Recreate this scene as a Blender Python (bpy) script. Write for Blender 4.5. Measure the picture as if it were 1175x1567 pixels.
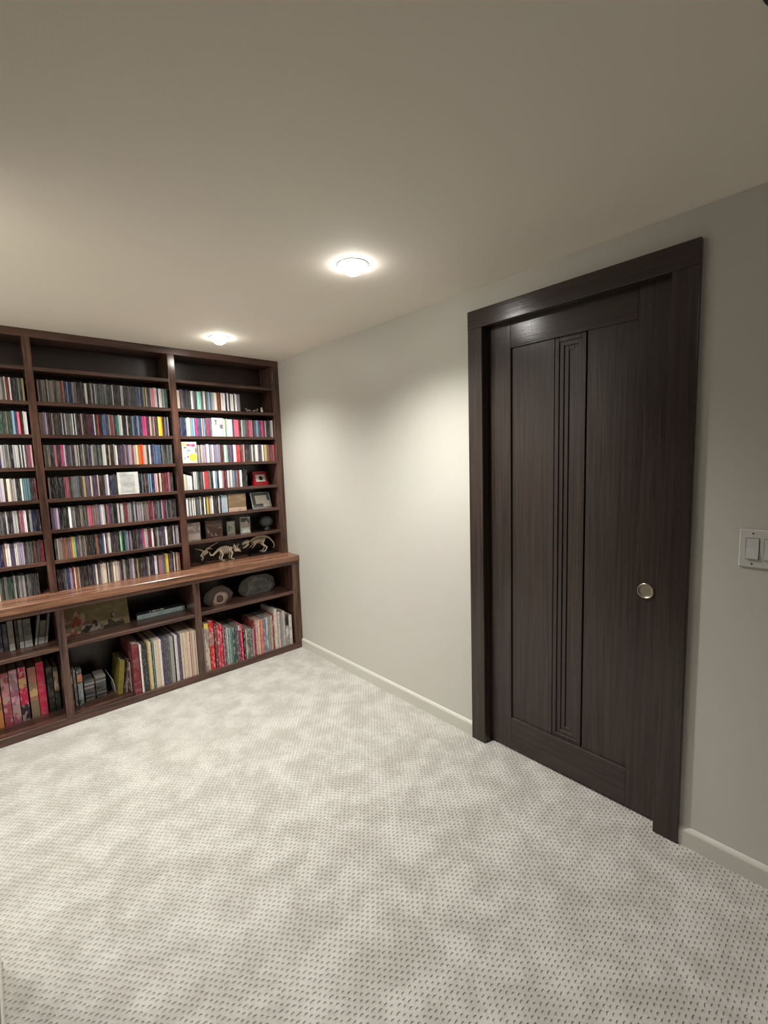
import bpy, bmesh, math, random
from mathutils import Vector, Matrix
random.seed(11)
for o in list(bpy.data.objects): bpy.data.objects.remove(o)
S = bpy.context.scene
COL = S.collection
# ------------------------------------------------------------------ camera
cam_d = bpy.data.cameras.new('camera'); cam = bpy.data.objects.new('camera', cam_d); COL.objects.link(cam)
def cam_axes(yaw, pitch, roll):
    y, p, r = [math.radians(a) for a in (yaw, pitch, roll)]
    f = Vector((math.sin(y)*math.cos(p), math.cos(y)*math.cos(p), math.sin(p)))
    rt = f.cross(Vector((0, 0, 1))).normalized(); up = rt.cross(f)
    return math.cos(r)*rt + math.sin(r)*up, -math.sin(r)*rt + math.cos(r)*up, f
_r, _u, _f = cam_axes(41.602066, -6.308487, -1.845689)
M = Matrix((( _r.x, _u.x, -_f.x, -1.84306), (_r.y, _u.y, -_f.y, -3.10786), (_r.z, _u.z, -_f.z, 1.44861), (0, 0, 0, 1)))
cam.matrix_world = M
cam_d.sensor_fit = 'VERTICAL'; cam_d.sensor_height = 36.0; cam_d.lens = 706.2331/1567*36.0
cam_d.clip_start = 0.02
S.camera = cam
# ------------------------------------------------------------------ world, exposure
w = bpy.data.worlds.new('world'); S.world = w; w.use_nodes = True
w.node_tree.nodes['Background'].inputs[0].default_value = (0.9, 0.92, 1, 1)
w.node_tree.nodes['Background'].inputs[1].default_value = 0.03
S.view_settings.view_transform = 'Standard'; S.view_settings.look = 'None'
S.view_settings.gamma = 1.0; S.view_settings.use_curve_mapping = False
S.view_settings.exposure = 0.13
# ------------------------------------------------------------------ lamps (recessed downlights: two in view, left pair unseen, last added as fill)
CEIL = 2.2335
LAMPS = [(-0.620, -1.590, 104.0), (-0.622, -0.262, 72.0), (-2.02, -0.262, 62.0), (-2.06, -1.15, 66.0), (-0.620, -4.270, 20.0)]
# ------------------------------------------------------------------ materials
def new_mat(name):
    m = bpy.data.materials.new(name); m.use_nodes = True
    nt = m.node_tree; b = nt.nodes['Principled BSDF']
    return m, nt, b
def lin(c):
    return tuple(((v/255)/12.92 if v/255 <= .04045 else ((v/255+.055)/1.055)**2.4) for v in c)
def c4(c): return lin(c)+(1,)
def N(nt, t, **kw):
    n = nt.nodes.new(t)
    for k, v in kw.items(): setattr(n, k, v)
    return n
def plain(name, rgb, rough=.5, metal=0, spec=None, coat=0):
    m, nt, b = new_mat(name)
    b.inputs['Base Color'].default_value = c4(rgb); b.inputs['Roughness'].default_value = rough
    b.inputs['Metallic'].default_value = metal
    if spec is not None: b.inputs['Specular IOR Level'].default_value = spec
    # faint procedural mottling so nothing is perfectly flat
    tc = N(nt, 'ShaderNodeTexCoord'); no = N(nt, 'ShaderNodeTexNoise'); no.inputs['Scale'].default_value = 60
    mx = N(nt, 'ShaderNodeMix', data_type='RGBA', blend_type='MULTIPLY'); mx.inputs[0].default_value = .12
    mx.inputs[6].default_value = c4(rgb)
    nt.links.new(tc.outputs['Object'], no.inputs['Vector']); nt.links.new(no.outputs['Color'], mx.inputs[7])
    nt.links.new(mx.outputs[2], b.inputs['Base Color'])
    return m
def wood(name, dark, light, scale, rough=.35, bump=.15):
    m, nt, b = new_mat(name)
    tc = N(nt, 'ShaderNodeTexCoord'); mp = N(nt, 'ShaderNodeMapping'); mp.inputs['Scale'].default_value = scale
    n1 = N(nt, 'ShaderNodeTexNoise'); n1.inputs['Scale'].default_value = 1.0; n1.inputs['Detail'].default_value = 6
    n1.inputs['Distortion'].default_value = .6
    n2 = N(nt, 'ShaderNodeTexNoise'); n2.inputs['Scale'].default_value = 6.0; n2.inputs['Detail'].default_value = 3
    ad = N(nt, 'ShaderNodeMath', operation='MULTIPLY_ADD'); ad.inputs[1].default_value = .35; 
    cr = N(nt, 'ShaderNodeValToRGB'); cr.color_ramp.elements[0].position = .45; cr.color_ramp.elements[1].position = .85
    cr.color_ramp.elements[0].color = c4(dark); cr.color_ramp.elements[1].color = c4(light)
    bp = N(nt, 'ShaderNodeBump'); bp.inputs['Strength'].default_value = bump; bp.inputs['Distance'].default_value = .002
    L = nt.links.new
    L(tc.outputs['Object'], mp.inputs['Vector']); L(mp.outputs[0], n1.inputs['Vector']); L(mp.outputs[0], n2.inputs['Vector'])
    L(n2.outputs['Fac'], ad.inputs[0]); L(n1.outputs['Fac'], ad.inputs[2]); L(ad.outputs[0], cr.inputs['Fac'])
    L(cr.outputs['Color'], b.inputs['Base Color']); L(ad.outputs[0], bp.inputs['Height']); L(bp.outputs[0], b.inputs['Normal'])
    b.inputs['Roughness'].default_value = rough
    return m
def paint(name, rgb, rough, bumpd=.0004, scale=260, spec=.5):
    m, nt, b = new_mat(name); L = nt.links.new
    tc = N(nt, 'ShaderNodeTexCoord'); n = N(nt, 'ShaderNodeTexNoise'); n.inputs['Scale'].default_value = scale; n.inputs['Detail'].default_value = 3
    n2 = N(nt, 'ShaderNodeTexNoise'); n2.inputs['Scale'].default_value = 1.7
    bp = N(nt, 'ShaderNodeBump'); bp.inputs['Strength'].default_value = .5; bp.inputs['Distance'].default_value = bumpd
    mx = N(nt, 'ShaderNodeMix', data_type='RGBA', blend_type='MULTIPLY'); mx.inputs[0].default_value = .06; mx.inputs[6].default_value = c4(rgb)
    L(tc.outputs['Object'], n.inputs['Vector']); L(tc.outputs['Object'], n2.inputs['Vector']); L(n.outputs['Fac'], bp.inputs['Height']); L(bp.outputs[0], b.inputs['Normal'])
    L(n2.outputs['Color'], mx.inputs[7]); L(mx.outputs[2], b.inputs['Base Color'])
    b.inputs['Roughness'].default_value = rough; b.inputs['Specular IOR Level'].default_value = spec
    return m
def carpet():
    m, nt, b = new_mat('carpet'); L = nt.links.new
    tc = N(nt, 'ShaderNodeTexCoord'); sx = N(nt, 'ShaderNodeSeparateXYZ'); L(tc.outputs['Object'], sx.inputs[0])
    def mth(op, a, bb=None, c=None):
        n = N(nt, 'ShaderNodeMath', operation=op)
        for i, v in enumerate((a, bb, c)):
            if v is None: continue
            if isinstance(v, (int, float)): n.inputs[i].default_value = v
            else: L(v, n.inputs[i])
        return n.outputs[0]
    # wobble
    nz = N(nt, 'ShaderNodeTexNoise'); nz.inputs['Scale'].default_value = 45; L(tc.outputs['Object'], nz.inputs['Vector'])
    wob = mth('MULTIPLY', mth('SUBTRACT', nz.outputs['Fac'], .5), .9)
    SX, SY = .0215, .0128
    v = mth('DIVIDE', sx.outputs['Y'], SY)
    row = mth('FLOOR', v)
    u = mth('ADD', mth('DIVIDE', sx.outputs['X'], SX), mth('MULTIPLY', mth('MODULO', mth('ABSOLUTE', row), 2.0), .5))
    u = mth('ADD', u, wob); 
    fu = mth('SUBTRACT', mth('FRACT', u), .5); fv = mth('SUBTRACT', mth('FRACT', v), .5)
    d = mth('SQRT', mth('ADD', mth('MULTIPLY', mth('MULTIPLY', fu, fu), 1.0), mth('MULTIPLY', mth('MULTIPLY', fv, fv), 1.0)))
    mr = N(nt, 'ShaderNodeMapRange', interpolation_type='SMOOTHSTEP'); L(d, mr.inputs[0]); mr.inputs[1].default_value = .04; mr.inputs[2].default_value = .34
    # fibre noise
    fb = N(nt, 'ShaderNodeTexNoise'); fb.inputs['Scale'].default_value = 420; fb.inputs['Detail'].default_value = 4; L(tc.outputs['Object'], fb.inputs['Vector'])
    # the dimples show only where the pile stands; brushed patches hide them and catch the light differently
    pt = N(nt, 'ShaderNodeTexNoise'); pt.inputs['Scale'].default_value = 7.5; pt.inputs['Detail'].default_value = 7; pt.inputs['Roughness'].default_value = .62; pt.inputs['Distortion'].default_value = .15
    L(tc.outputs['Object'], pt.inputs['Vector'])
    pr = N(nt, 'ShaderNodeMapRange', interpolation_type='SMOOTHSTEP'); L(pt.outputs['Fac'], pr.inputs[0]); pr.inputs[1].default_value = .36; pr.inputs[2].default_value = .66
    h = mth('ADD', mth('MULTIPLY', mr.outputs[0], 1.0), mth('MULTIPLY', fb.outputs['Fac'], .45))
    bp = N(nt, 'ShaderNodeBump'); bp.inputs['Strength'].default_value = 1; bp.inputs['Distance'].default_value = .0046; L(h, bp.inputs['Height'])
    bp.inputs['Strength'].default_value = 1.0
    mx = N(nt, 'ShaderNodeMix', data_type='RGBA'); mx.inputs[6].default_value = c4((178, 175, 168)); mx.inputs[7].default_value = c4((200, 198, 192))
    L(pr.outputs[0], mx.inputs[0])
    m2 = N(nt, 'ShaderNodeMix', data_type='RGBA', blend_type='MULTIPLY'); L(mx.outputs[2], m2.inputs[6]); m2.inputs[7].default_value = (.62, .61, .58, 1)
    rc = N(nt, 'ShaderNodeTexNoise'); rc.inputs['Scale'].default_value = 38; L(tc.outputs['Object'], rc.inputs['Vector'])
    inv = mth('MULTIPLY', mth('MULTIPLY', mth('SUBTRACT', 1.0, mr.outputs[0]), mth('MULTIPLY', mth('SUBTRACT', 1.2, pr.outputs[0]), mth('MULTIPLY', rc.outputs['Fac'], 1.3))), .25)  # dimples darkened: shade of the pits put into the colour
    L(inv, m2.inputs[0]); L(m2.outputs[2], b.inputs['Base Color']); L(bp.outputs[0], b.inputs['Normal'])
    b.inputs['Roughness'].default_value = .95; b.inputs['Specular IOR Level'].default_value = .1
    try: b.inputs['Sheen Weight'].default_value = .15; b.inputs['Sheen Roughness'].default_value = .5
    except Exception: pass
    return m
def spine_mat(name, attr=None, amount=.5, sc=(260, 260, 34), rough=.3, bold=False, thr=(.52, .6), tint=(.8, .78, .75)):
    """printed paper / card / plastic: colour of the object (or its colour attribute) with fine printed marks"""
    m, nt, b = new_mat(name); L = nt.links.new
    tc = N(nt, 'ShaderNodeTexCoord'); oi = N(nt, 'ShaderNodeObjectInfo')
    mp = N(nt, 'ShaderNodeMapping'); mp.inputs['Scale'].default_value = sc; L(tc.outputs['Object'], mp.inputs['Vector'])
    n = N(nt, 'ShaderNodeTexNoise', noise_dimensions='4D'); n.inputs['Scale'].default_value = 1; n.inputs['Detail'].default_value = 2
    L(mp.outputs[0], n.inputs['Vector'])
    rm = N(nt, 'ShaderNodeMath', operation='MULTIPLY'); rm.inputs[1].default_value = 300; L(oi.outputs['Random'], rm.inputs[0]); L(rm.outputs[0], n.inputs['W'])
    mr = N(nt, 'ShaderNodeMapRange', interpolation_type='SMOOTHSTEP'); L(n.outputs['Fac'], mr.inputs[0]); mr.inputs[1].default_value = thr[0]; mr.inputs[2].default_value = thr[1]
    if attr:
        at = N(nt, 'ShaderNodeAttribute'); at.attribute_name = attr; src = at.outputs['Color']
    else: src = oi.outputs['Color']
    # marks are the opposite tone of the ground
    bw = N(nt, 'ShaderNodeRGBToBW'); L(src, bw.inputs[0])
    g = N(nt, 'ShaderNodeMath', operation='LESS_THAN'); L(bw.outputs[0], g.inputs[0]); g.inputs[1].default_value = .2
    tone = N(nt, 'ShaderNodeMix', data_type='RGBA'); L(g.outputs[0], tone.inputs[0]); tone.inputs[6].default_value = (.05, .05, .06, 1); tone.inputs[7].default_value = tint+(1,)
    amt = N(nt, 'ShaderNodeMath', operation='MULTIPLY'); L(mr.outputs[0], amt.inputs[0]); amt.inputs[1].default_value = amount
    mx = N(nt, 'ShaderNodeMix', data_type='RGBA'); L(amt.outputs[0], mx.inputs[0]); L(src, mx.inputs[6]); L(tone.outputs[2], mx.inputs[7])
    L(mx.outputs[2], b.inputs['Base Color']); b.inputs['Roughness'].default_value = rough
    return m
MT = {}
MT['wall'] = paint('wall_paint', (206, 204, 196), .42, spec=.35)
MT['ceiling'] = paint('ceiling_paint', (247, 240, 227), .8, scale=180, bumpd=.0008)
MT['base'] = paint('baseboard_paint', (208, 206, 197), .35)
MT['carpet'] = carpet()
MT['shelf_v'] = wood('walnut_vertical', (44, 29, 25), (106, 76, 64), (34, 34, 2.6), .17)
MT['shelf_h'] = wood('walnut_horizontal', (42, 28, 24), (100, 71, 60), (2.6, 34, 34), .28)
MT['counter'] = wood('countertop_wood', (74, 47, 36), (152, 110, 86), (2.2, 30, 30), .26)  # paler than the shelf walnut: light on the top put into its colour
MT['back'] = wood('back_panel_wood', (24, 15, 14), (48, 33, 30), (5, 5, 1.2), .32)
MT['door_v'] = wood('espresso_vertical', (44, 36, 32), (64, 53, 48), (75, 75, 2.2), .27, .25)
MT['door_h'] = wood('espresso_horizontal', (44, 36, 32), (62, 52, 48), (75, 2.2, 75), .2, .2)
MT['white'] = plain('white_plastic', (214, 214, 210), .3)
MT['trimwhite'] = plain('white_metal_trim', (225, 222, 215), .4)
MT['black'] = plain('black_plastic', (12, 12, 12), .5)
MT['dark_gap'] = plain('dark_gap', (25, 25, 24), .6)
MT['metal'] = plain('satin_nickel', (200, 190, 172), .28, 1)
MT['metal_dull'] = plain('brushed_nickel_cup', (168, 158, 142), .42, .85)
MT['silver'] = plain('silver_frame', (176, 178, 180), .25, .8)
MT['cd'] = spine_mat('disc_case', amount=.17, sc=(520, 520, 24))
MT['cd_stuff'] = spine_mat('disc_case_row', attr='Col', amount=.17, sc=(520, 520, 24))
MT['print'] = spine_mat('printed_card', amount=.35, sc=(90, 90, 40), rough=.5)
MT['bold'] = spine_mat('picture_print', amount=.55, sc=(30, 30, 22), rough=.4, thr=(.48, .56), tint=(.55, .45, .38))
MT['soft'] = spine_mat('worn_card', amount=.3, sc=(16, 16, 30), rough=.6, thr=(.4, .7), tint=(.4, .35, .3))
MT['lp'] = spine_mat('record_card', amount=.22, sc=(200, 200, 90), rough=.6)
MT['pages'] = plain('paper_pages', (176, 166, 150), .9)
MT['bone'] = plain('ivory_resin', (240, 230, 206), .45)
MT['glass_grey'] = plain('grey_glass', (66, 69, 71), .2)
MT['redbox'] = plain('red_card', (150, 8, 26), .4)
MT['mat_grey'] = plain('grey_mount', (96, 98, 100), .5)
MT['paper'] = plain('cream_paper', (232, 226, 212), .7)
MT['pewter'] = plain('pewter', (140, 138, 136), .35, .6)
# ------------------------------------------------------------------ geometry helpers
def box(bm, x0, x1, y0, y1, z0, z1, bev=0):
    if x0 > x1: x0, x1 = x1, x0
    if y0 > y1: y0, y1 = y1, y0
    if z0 > z1: z0, z1 = z1, z0
    tmp = bmesh.new(); bmesh.ops.create_cube(tmp, size=1.0)
    for v in tmp.verts: v.co = Vector(((x0+x1)/2+v.co.x*(x1-x0), (y0+y1)/2+v.co.y*(y1-y0), (z0+z1)/2+v.co.z*(z1-z0)))
    if bev: bmesh.ops.bevel(tmp, geom=list(tmp.edges), offset=bev, segments=1, affect='EDGES')
    me = bpy.data.meshes.new('t'); tmp.to_mesh(me); tmp.free(); bm.from_mesh(me); bpy.data.meshes.remove(me)
    return bm
def bx(*a, **k): return box(bmesh.new(), *a, **k)
def cyl(bm, c, r, h, axis='Z', seg=32, r2=None):
    mat = Matrix.Translation(c)
    if axis == 'X': mat = mat @ Matrix.Rotation(math.pi/2, 4, 'Y')
    if axis == 'Y': mat = mat @ Matrix.Rotation(-math.pi/2, 4, 'X')
    bmesh.ops.create_cone(bm, cap_ends=True, segments=seg, radius1=r, radius2=r if r2 is None else r2, depth=h, matrix=mat)
    return bm
def lathe(bm, prof, c, axis='Z', seg=40):
    rings = []
    for r, h in prof:
        ring = []
        for i in range(seg):
            a = 2*math.pi*i/seg; x, y = r*math.cos(a), r*math.sin(a)
            p = {'Z': (x, y, h), 'X': (h, x, y), 'Y': (x, h, y)}[axis]
            ring.append(bm.verts.new(Vector(c)+Vector(p)))
        rings.append(ring)
    for a, b in zip(rings, rings[1:]):
        for i in range(seg):
            bm.faces.new((a[i], a[(i+1) % seg], b[(i+1) % seg], b[i]))
    for rg in (rings[0], rings[-1]):
        try: bm.faces.new(rg)
        except Exception: pass
    bmesh.ops.recalc_face_normals(bm, faces=bm.faces)
    return bm
def tube(bm, pts, rad, seg=7):
    pts = [Vector(p) for p in pts]; n = len(pts)
    if not isinstance(rad, (list, tuple)): rad = [rad]*n
    rings = []
    for i, p in enumerate(pts):
        t = (pts[min(i+1, n-1)]-pts[max(i-1, 0)]).normalized()
        a = t.cross(Vector((0, 1, .13))).normalized(); b = t.cross(a)
        rings.append([bm.verts.new(p+rad[i]*(math.cos(2*math.pi*k/seg)*a+math.sin(2*math.pi*k/seg)*b)) for k in range(seg)])
    for q, s in zip(rings, rings[1:]):
        for k in range(seg): bm.faces.new((q[k], q[(k+1) % seg], s[(k+1) % seg], s[k]))
    bm.faces.new(rings[0][::-1]); bm.faces.new(rings[-1])
    return bm
def ball(bm, c, r, sc=(1, 1, 1), sub=2, rough=0, seed=0, rot=None):
    t = bmesh.new(); bmesh.ops.create_icosphere(t, subdivisions=sub, radius=1)
    rnd = random.Random(seed); ph = [rnd.uniform(0, 6) for _ in range(6)]
    for v in t.verts:
        k = 1+rough*(math.sin(3*v.co.x+ph[0])*math.cos(4*v.co.y+ph[1])+.6*math.sin(7*v.co.z+ph[2]+3*v.co.x)+.3*math.sin(13*v.co.x+ph[3]+9*v.co.y))
        p = Vector((v.co.x*sc[0], v.co.y*sc[1], v.co.z*sc[2]))*r*k
        if rot: p = rot @ p
        v.co = Vector(c)+p
    me = bpy.data.meshes.new('t'); t.to_mesh(me); t.free(); bm.from_mesh(me); bpy.data.meshes.remove(me)
    return bm
def origin_of(o):
    v = Vector((0, 0, 0))
    while o is not None: v = v+o.location; o = o.parent
    return v
def obj(name, bm, mat, parent=None, origin=None, smooth=False, color=None):
    """link bm (in world coordinates) as one mesh object, local to its parent or origin"""
    base = origin_of(parent) if parent else Vector((0, 0, 0))
    loc = Vector(origin) if origin is not None else Vector((0, 0, 0))
    off = base+loc if parent is None or origin is None else loc
    if parent is not None and origin is not None: local = loc-base
    elif origin is not None: local = loc
    else: local = Vector((0, 0, 0))
    for v in bm.verts: v.co -= off
    me = bpy.data.meshes.new(name); bm.to_mesh(me); bm.free()
    me.materials.append(mat)
    if smooth:
        for p in me.polygons: p.use_smooth = True
    o = bpy.data.objects.new(name, me); COL.objects.link(o); o.location = local
    if parent: o.parent = parent
    if color: o.color = c4(color)
    return o
def thing(name, label, cat, loc, group=None, rz=0):
    o = bpy.data.objects.new(name, None); COL.objects.link(o); o.location = loc; o.empty_display_size = .05
    o.rotation_euler = (0, 0, rz)
    o['label'] = label; o['category'] = cat
    if group: o['group'] = group
    return o
def tag(o, label, cat, group=None):
    o['label'] = label; o['category'] = cat
    if group: o['group'] = group
    return o
def struct(name, bm, mat, parent=None, label=None):
    o = obj(name, bm, mat, parent)
    if parent is None: o['kind'] = 'structure'
    if label: o['label'] = label
    return o
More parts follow.
